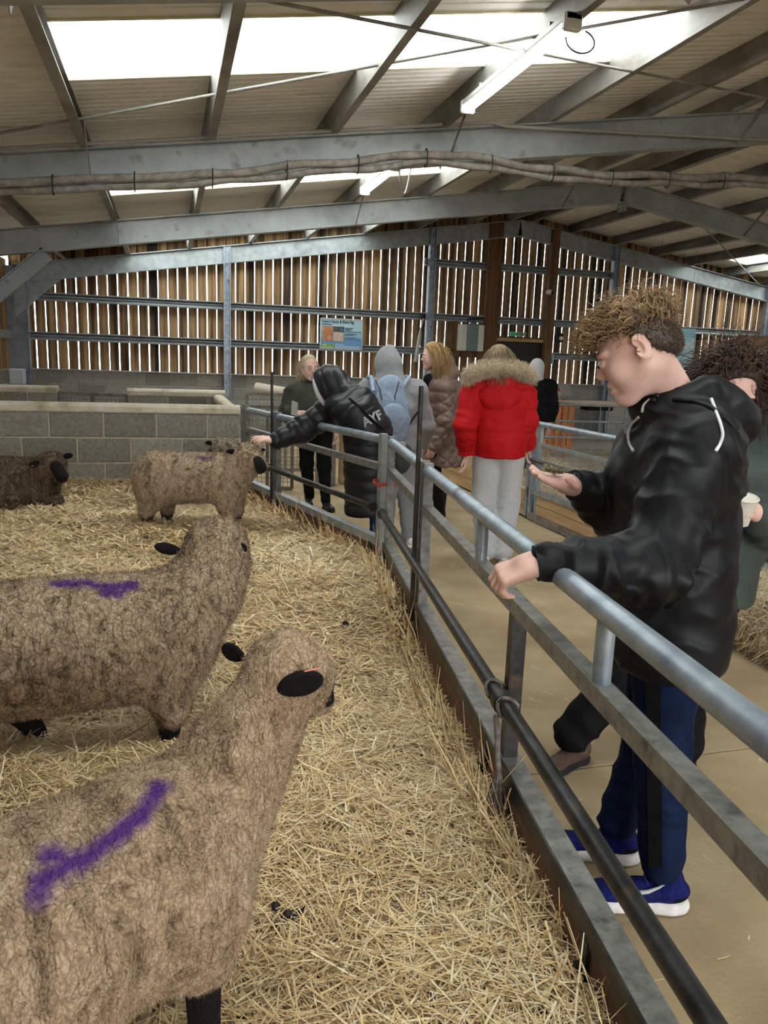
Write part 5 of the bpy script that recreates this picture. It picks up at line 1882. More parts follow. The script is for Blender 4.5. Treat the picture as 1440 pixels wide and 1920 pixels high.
RELAX = ((.35, .4, .3),) * 4
FIST = ((1.3, 1.45, .8),) * 4


def shoe(parent, heel, fwd, L, mat, sole_mat, name='shoe', w=.042, hgt=.085, lace=None, chunky=.024, shaft=None):
    """heel = back of the sole on the floor"""
    f = nrm(V(fwd[0], fwd[1], 0)); R_ = rot_to(f)
    heel = np.asarray(heel, float)
    def P(a, b, c): return heel + R_ @ V(a * L, b, c)
    s = SDF()
    s.ell(P(.18, 0, chunky + .03), (.19 * L, w * .82, .038), R_, .02)
    s.ell(P(.45, 0, chunky + .022), (.3 * L, w * .86, .034), R_, .02)
    s.ell(P(.76, 0, chunky + .012), (.22 * L, w * .95, .026), R_, .02)
    s.cone(P(.22, 0, chunky + .035), P(.2, 0, hgt), .036, .038, .02)
    if shaft: s.cone(P(.2, 0, hgt), P(.18, 0, shaft), .042, .05, .02)
    s.cut(P(0, 0, chunky * .7), (0, 0, -1))
    v, f_ = s.mesh(.007)
    lx = ((v[f_].mean(1) - heel) @ R_)
    o = build_vf(name, smooth_verts(v, f_, 1), f_, [mat, BLACKF], parent, ((lx[:, 0] < .17 * L) & (lx[:, 2] < .062) if lace is not None else np.zeros(len(f_))).astype(int))
    s2 = SDF()
    s2.ell(P(.2, 0, chunky * .55), (.22 * L, w * .92, chunky * 1.2), R_, .02); s2.ell(P(.5, 0, chunky * .5), (.35 * L, w * .85, chunky * 1.1), R_, .02); s2.ell(P(.74, 0, chunky * .5), (.26 * L, w * 1.03, chunky * 1.1), R_, .02)
    s2.cut(P(0, 0, .002), (0, 0, -1)); s2.cut(P(0, 0, chunky * 1.35), (0, 0, 1))
    v2, f2 = s2.mesh(.007)
    so = build_vf('sole', smooth_verts(v2, f2, 1), f2, [sole_mat], o)
    if lace is not None:
        for a in (.42, .5, .58, .66):
            zt = chunky + .058 - .05 * (a - .42) / .3
            MB().tube([P(a, -.022, zt - .004), P(a + .02, 0, zt + .003), P(a, .022, zt - .004)], .0035, 5).build('lace', lace, o)
    return o, v, f_


def skin_body(parent, pieces, mat=None):
    """join skin pieces (verts, faces) into one body mesh"""
    vs, fs, b = [], [], 0
    for v, f in pieces:
        vs.append(v); fs.append(f + b); b += len(v)
    return build_vf('body', np.concatenate(vs), np.concatenate(fs), [mat or SKIN], parent)


def standing(x, y, fwd, h, stance=.10):
    f = nrm(V(fwd[0], fwd[1], 0)); l = V(-f[1], f[0], 0)
    o = V(x, y, 0)
    J = dict(f=f, l=l, hip=o + V(0, 0, .53 * h), waist=o + V(0, 0, .62 * h), chest=o + V(0, 0, .73 * h), neck=o + V(0, 0, .835 * h), head=o + f * .02 + V(0, 0, .925 * h))
    for nme, sg in (('L', 1), ('R', -1)):
        J['sh' + nme] = o + l * (.118 * h * sg) + V(0, 0, .80 * h)
        J['el' + nme] = o + l * (.15 * h * sg) - f * .02 + V(0, 0, .62 * h)
        J['wr' + nme] = o + l * (.14 * h * sg) + f * .05 + V(0, 0, .48 * h)
        J['hp' + nme] = o + l * (.055 * h * sg) + V(0, 0, .51 * h)
        J['kn' + nme] = o + l * (.055 * h * sg) + f * .02 + V(0, 0, .28 * h)
        J['an' + nme] = o + l * (stance * sg) + V(0, 0, .05 * h)
    return J


def inner_body(J, hands=(), face=True, sc=1.0, head_R=None, smile=False, h_head=.0042):
    """skin meshes: head, neck, hands, and a slim body inside the clothes"""
    out = []
    s = SDF()
    R_ = head_R if head_R is not None else rot_to(J['f'])
    P = head_sdf(s, J['head'], R_, sc, smile=smile)
    s.cone(P(-.025, 0, -.045), J['neck'] + V(0, 0, -.03), .05 * sc, .056 * sc, .03)
    v, f = s.mesh(h_head); out.append((smooth_verts(v, f, 1), f))
    b = SDF()
    b.chain([J['neck'], J['chest'], J['waist'], J['hip']], [.055, .085, .08, .085], .05)
    for n_ in 'LR':
        b.chain([J['sh' + n_], J['el' + n_], J['wr' + n_]], [.04, .033, .025], .02); b.cone(J['chest'], J['sh' + n_], .07, .04, .03)
        b.chain([J['hp' + n_], J['kn' + n_], J['an' + n_]], [.06, .045, .034], .02)
    v, f = b.mesh(.016); out.append((v, f))
    for args in hands:
        s = SDF(); hand(s, *args[0], **args[1])
        v, f = s.mesh(.0032 if args[1].get('fine') is None else .0032); out.append((smooth_verts(v, f, 1), f))
    return out, P, R_


def trousers(parent, J, mat, rt=.085, rk=.065, ra=.058, top=None, seed=0, amp=.008, mats=None, fmat=None, h=.011, name='trousers', hem=.0):
    s = SDF()
    s.ell(J['hip'] + V(0, 0, .0), (.125, .155, .12), rot_to(J['f']), .05)
    sf = []
    for n_ in 'LR':
        a, k_, b = J['hp' + n_], J['kn' + n_], J['an' + n_]
        s.cone(a, k_, rt, rk, .03); s.cone(k_, b + V(0, 0, hem), rk, ra, .03)
        sf += [(a, k_, rt * 1.2, amp * .6, 9), (k_, b, rk * 1.2, amp, 16)]
    return cloth(name, s, h, mat, parent, sf, .002, seed, mats=mats, fmat=fmat)


# =================================================================== the boy at the rail
def boy():
    root = empty('person', (1.30, 1.78, 0), 'boy in a black jacket with white piping, leaning on the foreground rail', 'person', 'visitors in the barn')
    f = nrm((-.94, .33, 0)); l = V(-f[1], f[0], 0)         # l = his left, towards the camera
    J = dict(f=f, l=l)
    J['head'] = at(1193, 655, 1.775)
    J['neck'] = at(1283, 755, 1.80)
    J['chest'] = at(1268, 880, 1.80); J['waist'] = at(1250, 1060, 1.81); J['hip'] = at(1245, 1195, 1.81)
    J['shL'] = at(1300, 835, 1.655); J['elL'] = at(1228, 1068, 1.555); J['wrL'] = at(1040, 1050, 1.575)
    J['shR'] = at(1250, 830, 1.965); J['elR'] = at(1190, 985, 2.02); J['wrR'] = at(1096, 912, 1.955)
    J['hpL'] = at(1250, 1215, 1.74); J['knL'] = at(1240, 1420, 1.73); J['anL'] = V(1.340, 1.675, .135)
    J['hpR'] = at(1240, 1215, 1.90); J['knR'] = at(1215, 1400, 1.93); J['anR'] = V(1.330, 1.895, .135)
    HR = rot_to(nrm((-.74, .50, -.48)))
    HR = rot_to(nrm((-.74, .50, -.50)), up=nrm(V(.04, -.06, 1)))
    # hands
    railp = FP(1.085, 1.05)
    hl = ((at(1006, 1056, 1.586), at(960, 1072, 1.60) - at(1006, 1056, 1.586), V(-.25, -.25, 1), 1, ((.75, .9, .5), (.85, .95, .5), (.95, 1.0, .5), (1.05, 1.0, .5))), dict(spread=.02, thumb=(.2, .9)))
    wr = at(1077, 911, 1.95)
    hr = ((wr, at(1000, 893, 1.93) - wr, nrm(V(.05, .25, -1)), 1, ((.10, .12, .1), (.10, .12, .1), (.12, .16, .1), (.16, .22, .15))), dict(spread=.05, thumb=(.9, .4)))
    skin, P, R_ = inner_body(J, [hl, hr], sc=1.02, head_R=HR, h_head=.0034)
    skin_body(root, skin)
    for y in (-1, 1):
        MB().ball(P(.0885, .031 * y, .004), .0105 * 1.02, 12, 8).build('eye', EYEW, root)
        MB().ball(P(.0965, .033 * y, .001), (.005, .005, .005), 10, 6).build('iris', EYED, root)
    HB = hair_mat('golden_brown_curls', (.06, .032, .016), (.25, .145, .068), (.55, .37, .19))
    HD = hair_mat('dark_cropped_hair', (.03, .018, .012), (.075, .046, .03), (.15, .095, .06))
    rng = np.random.default_rng(4)
    for y in (1, -1):
        n = 40
        a = np.linspace(0, 1, n)
        pts = np.stack([P(.098 - .014 * t, (.014 + .034 * t) * y, .028 + .008 * math.sin(t * 2.6)) for t in a])
        vf = strands(pts, np.tile(R_ @ V(.1, .9 * y, .1), (n, 1)), .012, .0012, rng, 3, 0)
        hair_obj('eyebrow', [vf], [.25], HD, root)
        n = 9
        pts = np.stack([P(.0995 - .006 * t, (.022 + .02 * t) * y, .0055) for t in np.linspace(0, 1, n)])
        hair_obj('eyelash', [strands(pts, np.tile(R_ @ V(.9, .25 * y, -.45), (n, 1)), .010, .0008, rng, 3, -.4)], [.05], HD, root)
    MB().ball(P(.0975, 0, -.0535), (.0065, .016, .0042), 12, 6, rot=R_).build('lip', LIP, root)
    MB().ball(P(.0955, 0, -.0685), (.0065, .014, .0048), 12, 6, rot=R_).build('lip', LIP, root)
    # hair: cropped sides and back, curly mop on top
    s = SDF()
    s.ell(P(-.014, 0, .040), np.array((.099, .0800, .088)) * 1.0, R_, .01)
    s.ell(P(-.048, 0, -.012), np.array((.060, .060, .06)) * 1.0, R_, .03)
    s.cut(P(.030, 0, .06), R_ @ V(1, 0, -.55), .02)
    s.cut(P(-.015, 0, -.01), R_ @ V(.8, 0, -1), .03)
    v, fq = s.mesh(.005); v = smooth_verts(v, fq, 2); nn = vnormals(v, fq)
    pp_, n2 = sample_surface(v, fq, 5200, rng)
    loc = (pp_ - J['head']) @ R_
    keep = (loc[:, 0] < .04)
    pp_, n2 = pp_[keep], n2[keep]
    down = R_ @ V(-.35, 0, -1)
    D = n2 * .3 + down + rng.normal(0, .25, n2.shape)
    short = strands(pp_ - n2 * .002, D, rng.uniform(.006, .014, len(pp_)), .0012, rng, 3, .3)
    hair_obj('cropped_hair', [(v, fq), short], [.3, np.repeat(np.clip(rng.normal(.45, .25, len(pp_)), 0, 1), 12)], HD, root)
    # mop
    s = SDF(); s.ell(P(-.004, 0, .066), np.array((.106, .083, .068)) * 1.0, R_, .01); s.ell(P(.060, 0, .058), np.array((.040, .058, .032)), R_, .03)
    s.cut(P(0, 0, .052), R_ @ V(.12, 0, -1), .02)
    v, fq = s.mesh(.006); v = smooth_verts(v, fq, 2)
    pp_, n2 = sample_surface(v, fq, 1250, rng)
    lc = (pp_ - J['head']) @ R_
    fr = (lc[:, 0] > .02)[:, None]
    bk = (lc[:, 0] < -.03)[:, None]
    D = n2 * .6 + (R_ @ V(.75, 0, .1)) + fr * (R_ @ V(.9, 0, .45)) + bk * (R_ @ V(-1.3, 0, -.5)) + rng.normal(0, .45, n2.shape)
    lc = (pp_ - J['head']) @ R_
    Ls = rng.uniform(.036, .062, len(pp_)) * np.where(lc[:, 0] > .03, 1.0, .95)
    mop = strands(pp_ - n2 * .008, D, Ls, .0026, rng, 10, 1.1, .0075, rng.uniform(1.0, 2.2, len(pp_)), .5)
    tn = np.repeat(np.clip(rng.normal(.55, .27, len(pp_)), 0, 1), 33)
    fine = strands(pp_[:500] - n2[:500] * .004, D[:500] + n2[:500] * .5, Ls[:500] * 1.2, .0006, rng, 10, .9, .010, 1.8, .6)
    hair_obj('curly_hair', [(v, fq), mop, fine], [.22, tn, .8], HB, root)
    # jacket
    s = SDF()
    torso(s, [(at(1275, 795, 1.80), .10, .17), (J['chest'], .148, .215), (J['waist'], .158, .225), (at(1242, 1215, 1.80), .155, .225)], f)
    s.cone(at(1285, 790, 1.80), J['shL'], .09, .085, .06); s.cone(at(1280, 790, 1.80), J['shR'], .09, .085, .06)
    s.chain([J['shL'], J['elL']], [.098, .086], .05); s.chain([J['elL'], at(1120, 1058, 1.56), J['wrL']], [.080, .066, .048], .03)
    s.chain([J['shR'], J['elR'], at(1130, 945, 1.97), J['wrR']], [.095, .082, .064, .046], .04)
    # collar and hood lying on the back
    nk = at(1272, 742, 1.80)
    s.cone(at(1238, 765, 1.74), at(1208, 758, 1.80), .035, .032, .03); s.cone(at(1208, 758, 1.80), at(1235, 755, 1.88), .032, .034, .03)
    s.cone(at(1325, 735, 1.72), at(1335, 735, 1.86), .04, .04, .04)
    s.ell(at(1345, 775, 1.80), (.085, .135, .075), rot_to(f), .05)
    s.ell(at(1375, 800, 1.81), (.05, .12, .05), rot_to(f), .04)
    s.cone(at(1238, 765, 1.74), at(1325, 735, 1.70), .03, .035, .03)
    s.ell(at(1262, 722, 1.80), (.066, .066, .075), HR, .02, True)
    s.cut(at(1240, 1228, 1.80), nrm((.10, 0, -1)), .012)
    segs = [(J['shL'], J['elL'], .13, .018, 10), (J['elL'], J['wrL'], .11, .022, 15), (J['shR'], J['elR'], .12, .016, 11), (J['elR'], J['wrR'], .11, .018, 16), (J['chest'], at(1242, 1215, 1.80), .26, .015, 5)]
    jo, jv, jf, jn = cloth('jacket', s, .0085, BLACKN, root, segs, .006, 3)
    for pts in ([(1219, 748), (1207, 760), (1204, 772)], [(1198, 782), (1185, 795), (1178, 812), (1180, 830), (1188, 846)], [(1334, 748), (1342, 770), (1351, 795), (1355, 815), (1350, 832), (1342, 846)]):
        q = [snap(jv, jn, a, b, .002) for a, b in pts]
        q2 = spline(q, 6)
        MB().tube(q2, .0042, 6).build('white_piping', M('white_piping', (.72, .72, .72), rough=.5), jo)
    hz = [snap(jv, jn, x, y, .001) for x, y in ((1262, 748), (1300, 752), (1330, 762), (1360, 785), (1382, 805))]
    MB().tube(hz, .007, 6).build('hood_seam', BLACKN, jo)
    RIB = M('black_rib_knit', (.008, .008, .01), (.018, .018, .02), scale=60, rough=.85)
    for a, b, r in ((at(1040, 1051, 1.575), at(1008, 1056, 1.585), .041), (at(1106, 913, 1.957), at(1078, 910, 1.949), .043)):
        ns = 18
        m = MB(); d = nrm(b - a); 
        pts = [a - d * .015 + (b - a + d * .02) * t for t in np.linspace(0, 1, ns)]
        m.tube(pts, [r * (1 + .05 * (i % 2)) for i in range(ns)], 18); m.build('cuff', RIB, jo)
    for x, y in ((1232, 742), (1226, 750)):
        MB().ball(snap(jv, jn, x, y, .004), .007, 8, 6).build('toggle', BLACKP, jo)
    # trousers with a black side stripe
    to, tv, tf_, tn_ = trousers(root, J, NAVY, .098, .075, .058, seed=5, amp=.010, h=.009)
    rb = [(snap(tv, tn_, 1208 + 8 * t, y, .008), snap(tv, tn_, 1238 + 4 * t, y, .008)) for t, y in ((k / 26, 1232 + 15.2 * k) for k in range(27))]
    MB().add([p for q in rb for p in q], [(2 * i, 2 * i + 1, 2 * i + 3, 2 * i + 2) for i in range(len(rb) - 1)], 0, True).build('side_stripe', BLACKF, to)
    lace = M('blue_lace', (.03, .03, .22), rough=.7)
    for heel, fw in ((V(1.415, 1.640, 0), (-.945, .33)), (V(1.405, 1.865, 0), (-.92, .39))):
        o, v, fq = shoe(root, heel, fw, .295, BLUES, M('white_foam_sole', (.60, .58, .56), (.74, .72, .70), scale=40, rough=.6), lace=lace, w=.047, hgt=.105, chunky=.034)
        nn = vnormals(v, fq)
        if heel[1] < 1.7:
            q = [snap(v, nn, x, y, .003) for x, y in ((1252, 1655), (1235, 1664), (1215, 1672), (1196, 1674), (1186, 1671))]
            MB().tube(q, [.0015, .004, .006, .006, .003], 6).build('side_flash', M('grey_flash', (.5, .5, .52), rough=.5), o)
    # a ring and the pellets
    return J, wr, hr


bj, bwr, bhr = boy()
# feed pellets held in the open palm
PEL = M('green_brown_pellet', (.12, .10, .055), (.22, .19, .11), scale=80, rough=.85)
_d = nrm(bhr[0][1]); _rng = np.random.default_rng(3)
for k in range(22):
    p = bwr + _d * (.055 + .055 * _rng.random()) + np.cross(_d, (0, 0, 1)) * _rng.normal(0, .014) + V(0, 0, .026 + .012 * _rng.random())
    q = nrm(_rng.normal(0, 1, 3) * (1, 1, .25))
    tag(MB().tube([p - q * .008, p + q * .008], .0042, 7).build('feed_pellet', PEL), 'green-brown feed pellet lying in the boy\'s open palm', 'feed pellet', 'feed pellets in the palm')
# =================================================================== the other visitors
def upper(root, J, mat, depth=.135, width=.20, hem=None, sleeve=(.085, .075, .055), name='jacket', h=.012, disp=None, seed=0, amp=.009, hemw=1.0, extra=None, sub=None, base=.004, sleeves='LR', hood=None, sh_k=.06, ak=.04):
    f = J['f']
    s = SDF()
    top = J['neck'] + V(0, 0, -.04)
    hp = np.asarray(hem if hem is not None else J['hip'] + V(0, 0, -.02), float)
    torso(s, [(top, depth * .75, width * .72), (J['chest'], depth, width), (J['waist'], depth * 1.02, width * .98), (hp, depth * 1.05 * hemw, width * 1.02 * hemw)], f)
    segs = [(J['chest'], hp, width * 1.3, amp * .7, 7)]
    for n_ in sleeves:
        s.cone(top, J['sh' + n_], sleeve[0] * 1.0, sleeve[0], sh_k)
        s.chain([J['sh' + n_], J['el' + n_], J['wr' + n_]], list(sleeve), ak)
        segs += [(J['sh' + n_], J['el' + n_], sleeve[0] * 1.4, amp, 12), (J['el' + n_], J['wr' + n_], sleeve[1] * 1.4, amp, 15)]
    if extra: extra(s)
    s.cone(J['neck'] + V(0, 0, -.06), J['neck'] + V(0, 0, .0), .075, .07, .03)
    if sub: sub(s)
    s.cut(hp, (0, 0, -1), .015)
    return cloth(name, s, h, mat, root, segs, base, seed, disp=disp)


def long_hair(root, J, R_, mat, n=1400, L=(.16, .26), seed=0, r=.0022, cap=(.10, .082, .092), back=True, curl=.004, cf=1.2, front_cut=.045, name='hair', low=-.02, G=(0, 0, -1), sc=1.0, jit=.2, grav=2.2, mean=.5):
    rng = np.random.default_rng(seed)
    c = J['head']
    def P(x, y, z): return c + R_ @ (V(x, y, z) * sc)
    s = SDF(); s.ell(P(-.014, 0, .038), np.array(cap) * sc, R_, .01); s.ell(P(-.05, 0, -.03), np.array((.06, .07, .09)) * sc, R_, .03)
    s.cut(P(front_cut, 0, .05), R_ @ V(1, 0, -.45), .02)
    v, f = s.mesh(.006); v = smooth_verts(v, f, 2)
    p, nn = sample_surface(v, f, n, rng)
    lc = (p - c) @ R_
    ok = (lc[:, 0] < front_cut - .025) | (lc[:, 2] > .085)
    p, nn, lc = p[ok], nn[ok], lc[ok]; n = len(p)
    D = nn * .5 + np.asarray(G) * .8 + (R_ @ V(-.25, 0, 0)) + (lc[:, 0] > .0)[:, None] * ((R_ @ V(-.7, 0, 0)) + np.sign(lc[:, 1])[:, None] * (R_ @ V(0, .5, 0))) + rng.normal(0, .12, nn.shape)
    st = strands(p - nn * .004, D, rng.uniform(*L, n) * sc, r, rng, 8, grav, curl, cf, jit, G)
    return hair_obj(name, [(v, f), st], [.35, np.repeat(np.clip(rng.normal(mean, .25, n), 0, 1), 27)], mat, root)


def face_bits(root, P, R_, iris=(.03, .02, .015), brow=(.2, .13, .08), glasses=None, smile=False, sc=1.0):
    for y in (-1, 1):
        MB().ball(P(.088, .031 * y, .004), .0105 * sc, 10, 6).build('eye', EYEW, root)
        MB().ball(P(.0965, .031 * y, .003), .0052 * sc, 8, 6).build('iris', EYED, root)
        MB().tube([P(.097, .016 * y, .026), P(.096, .03 * y, .031), P(.088, .046 * y, .026)], .003, 5).build('eyebrow', M('brow_%d' % int(brow[0] * 100), brow, rough=.8), root)
    MB().ball(P(.0965, 0, -.054), (.008, .021, .005), 10, 6, rot=R_).build('lip', LIP, root)
    MB().ball(P(.094, 0, -.0715), (.008, .018, .0055), 10, 6, rot=R_).build('lip', LIP, root)
    if smile:
        MB().ball(P(.092, 0, -.061), (.008, .018, .005), 10, 6, rot=R_).build('teeth', TEETH, root)
    if glasses is not None:
        g = empty('glasses', P(.1, 0, 0), parent=None)
        g.parent = root; g.location = Vector(P(.1, 0, 0)) - root.location
        for y in (-1, 1):
            ring = [P(.108 - abs(math.cos(a)) * .004, .033 * y + .024 * math.cos(a), .0 + .020 * math.sin(a)) for a in np.linspace(0, 6.283, 16, endpoint=False)]
            MB().tube(ring, .0018, 5, closed=True).build('rim', glasses, g)
            MB().tube([P(.104, .056 * y, .004), P(.04, .078 * y, .008), P(-.02, .082 * y, .004)], .0018, 5).build('temple', glasses, g)
        MB().tube([P(.109, .01, .004), P(.111, 0, .006), P(.109, -.01, .004)], .0018, 5).build('bridge', glasses, g)


HAIRB = hair_mat('brown_blonde_hair', (.10, .06, .03), (.26, .17, .09), (.50, .37, .22))
HAIRG = hair_mat('ginger_blonde_hair', (.16, .08, .03), (.42, .25, .09), (.66, .48, .24))
HAIRW = hair_mat('pale_blonde_hair', (.30, .22, .13), (.55, .44, .28), (.74, .64, .46))
HAIRC = hair_mat('dark_brown_curls', (.018, .010, .007), (.06, .03, .019), (.19, .095, .05))


def baffles(period, z0, amp=.012, lo=-9, hi=9):
    def d(v, nn):
        return amp * (np.abs(np.sin(np.pi * (v[:, 2] - z0) / period)) ** .45 - .6)
    return d


# ------------------------------------------------------------------- red jacket
def red_woman():
    J = standing(2.42, 5.40, (.30, .95), 1.66, .115)
    f, l = J['f'], J['l']
    root = empty('person', (2.42, 5.40, 0), 'person in a bright red puffer jacket with a fur trimmed hood, seen from behind', 'person', 'visitors in the barn')
    J['shL'] = at(884, 738, 5.42); J['shR'] = at(984, 738, 5.38)
    J['elL'] = at(872, 798, 5.36); J['elR'] = at(988, 788, 5.32); J['wrL'] = at(874, 852, 5.46); J['wrR'] = at(988, 835, 5.46)
    J['head'] = at(935, 680, 5.42); J['neck'] = at(933, 718, 5.40)
    J['anL'] = V(2.34, 5.37, .10); J['anR'] = V(2.475, 5.335, .10)
    R_ = rot_to(nrm((.30, .95, -.1)))
    hl = ((J['wrL'] + V(0, .0, -.01), V(-.03, .05, -1), -l, 1, RELAX), dict(sc=.9))
    hr = ((J['wrR'] + V(0, 0, -.01), V(.03, .1, -.9), l, -1, RELAX), dict(sc=.9))
    sk, P, _ = inner_body(J, [hl, hr], sc=.98, head_R=R_, h_head=.006)
    skin_body(root, sk)
    face_bits(root, P, R_)
    long_hair(root, J, R_, HAIRB, 1500, (.12, .19), 31, .0026, cap=(.104, .088, .098))
    def dsp(v, nn):
        b = baffles(.165, .86, .013)(v, nn)
        return b
    jo, jv, jf, jn = upper(root, J, REDQ, .15, .19, hem=V(2.42, 5.40, .83), sleeve=(.088, .082, .062), disp=dsp, seed=31, amp=.010, ak=.012, sh_k=.04)
    jf_ = MB()
    # hem band
    # hood hanging down the back with fur trim
    s = SDF()
    hc = at(938, 742, 5.27)
    s.ell(hc + f * .02, (.060, .17, .085), rot_to(f), .03); s.ell(at(938, 758, 5.28), (.045, .11, .07), rot_to(f), .06)
    s.ell(at(936, 715, 5.36), (.10, .13, .07), rot_to(f), .03)
    s.ell(at(934, 700, 5.40), (.085, .095, .09), rot_to(f), .02, True)
    ho, hv, hf, hn = cloth('hood', s, .010, REDQ, root, [(hc - l * .15, hc + l * .15, .2, .008, 9)], .004, 33)
    # fur roll
    arc = [(877, 712, 5.36), (884, 700, 5.33), (905, 693, 5.30), (935, 690, 5.285), (965, 692, 5.29), (986, 699, 5.31), (996, 712, 5.35)]
    pts = np.array([at(a, b, Y) for a, b, Y in arc])
    fine = np.array([pts[0] + 0 * pts[0]] + [pts[i] + (pts[i + 1] - pts[i]) * t for i in range(len(pts) - 1) for t in (.25, .5, .75, 1)])
    s = SDF(); s.chain(list(fine), [.030 + .012 * math.sin(math.pi * i / (len(fine) - 1)) for i in range(len(fine))], .02)
    fv, ff = s.mesh(.009)
    rng = np.random.default_rng(8)
    p, n2 = sample_surface(fv, ff, 4200, rng)
    D = n2 + rng.normal(0, .45, n2.shape)
    st = strands(p, D, rng.uniform(.02, .042, len(p)), .0016, rng, 4, .5, .003, 1.0, .4)
    FURM = straw_mat('cream_fur', [(0, (.28, .19, .11)), (.5, (.62, .50, .34)), (1, (.85, .76, .6))], .8)
    hair_obj('fur_trim', [(fv, ff), st], [.35, np.repeat(np.clip(rng.normal(.6, .25, len(p)), 0, 1), 15)], FURM, ho)
    trousers(root, J, GREYT, .108, .092, .078, seed=3, amp=.010)
    for h_, fw in ((V(2.325, 5.30, 0), (.25, .97)), (V(2.462, 5.275, 0), (.35, .94))):
        shoe(root, h_, fw, .25, WHITES, WHITES, w=.042, hgt=.085)


# ------------------------------------------------------------------- grey hoodie and backpack
def hoodie_person():
    J = standing(1.80, 6.0, (-.02, 1), 1.70, .11)
    f, l = J['f'], J['l']
    root = empty('person', (1.80, 6.0, 0), 'person in a grey hoodie with the hood up and a pale blue backpack', 'person', 'visitors in the barn')
    J['head'] = at(727, 688, 6.05); J['neck'] = at(732, 722, 6.0)
    J['chest'] = at(738, 765, 6.0); J['waist'] = at(742, 810, 6.0)
    J['shL'] = at(692, 735, 6.02); J['shR'] = at(778, 735, 5.98)
    J['elL'] = at(680, 795, 6.1); J['wrL'] = at(690, 835, 6.25); J['elR'] = at(795, 800, 5.96); J['wrR'] = at(785, 850, 6.08)
    J['anR'] = V(1.92, 5.97, .10); J['knR'] = V(1.89, 5.99, .47)
    J['anL'] = V(1.71, 6.03, .10)
    R_ = rot_to(nrm((-.15, 1, -.15)))
    hr = ((J['wrR'], V(-.05, .25, -.9), l, -1, RELAX), dict(sc=.95))
    sk, P, _ = inner_body(J, [hr], head_R=R_, h_head=.007)
    skin_body(root, sk); face_bits(root, P, R_)
    def hd(s):
        s.ell(P(-.005, 0, .035), (.125, .105, .125), R_, .03)
        s.cone(P(-.03, 0, -.03), J['neck'] + V(0, -.02, -.05), .10, .115, .05)
        s.cone(P(-.02, 0, .11), P(-.055, 0, .135), .05, .03, .05)
    def sb(s):
        s.ell(P(.085, 0, -.02), (.075, .07, .1), R_, .02, True)
    upper(root, J, GREYH, .145, .205, hem=at(740, 842, 6.0), sleeve=(.098, .085, .06), extra=hd, sub=sb, seed=41, amp=.012, name='hoodie')
    trousers(root, J, GREYH, .105, .088, .072, seed=4, amp=.012)
    shoe(root, V(1.905, 5.885, 0), (.22, .97), .27, WHITES, WHITES, w=.045)
    shoe(root, V(1.70, 5.94, 0), (-.1, .97), .27, WHITES, WHITES, w=.045)
    # backpack: hangs on the person, a thing of its own
    BPK = M('pale_blue_canvas', (.20, .255, .35), (.27, .33, .43), scale=40, rough=.8)
    bp = empty('backpack', (1.80, 5.8, .95), 'pale blue canvas backpack with dark zips on the grey hoodie', 'backpack')
    s = SDF()
    c = at(732, 765, 5.80)
    for dz, w, dd in ((.14, .12, .065), (.03, .15, .09), (-.09, .16, .105), (-.19, .14, .095)):
        s.ell(c + V(.02 * (-dz) * 2, 0, dz), (w, dd, .11), None, .05)
    o, v, f_, nn = cloth('bag', s, .010, BPK, bp, [(c + V(0, 0, .2), c + V(0, 0, -.25), .2, .007, 6)], .005, 6)
    s = SDF(); s.ell(at(738, 785, 5.70), (.11, .04, .12), None, .03); 
    cloth('front_pocket', s, .010, BPK, bp, (), .003, 9)
    for pts in ([(704, 712), (712, 730), (716, 750)], [(748, 716), (740, 745), (744, 775), (748, 800)]):
        MB().tube([snap(v, nn, a, b, .004) for a, b in pts], .004, 5).build('zip', BLACKP, bp)
    for sd, a, b in ((-1, (695, 700), (700, 735)), (1, (766, 700), (752, 730))):
        p0 = at(a[0], a[1], 5.94); p1 = at(b[0], b[1], 5.78)
        MB().tube([p0 + V(0, .07, -.03), p0 + V(0, -.02, -.03), p1], .018, 8).build('strap', BPK, bp)
    MB().tube([at(765, 800, 5.80), at(778, 780, 5.84), at(790, 765, 5.87)], .007, 6).build('strap', BLACKF, bp)


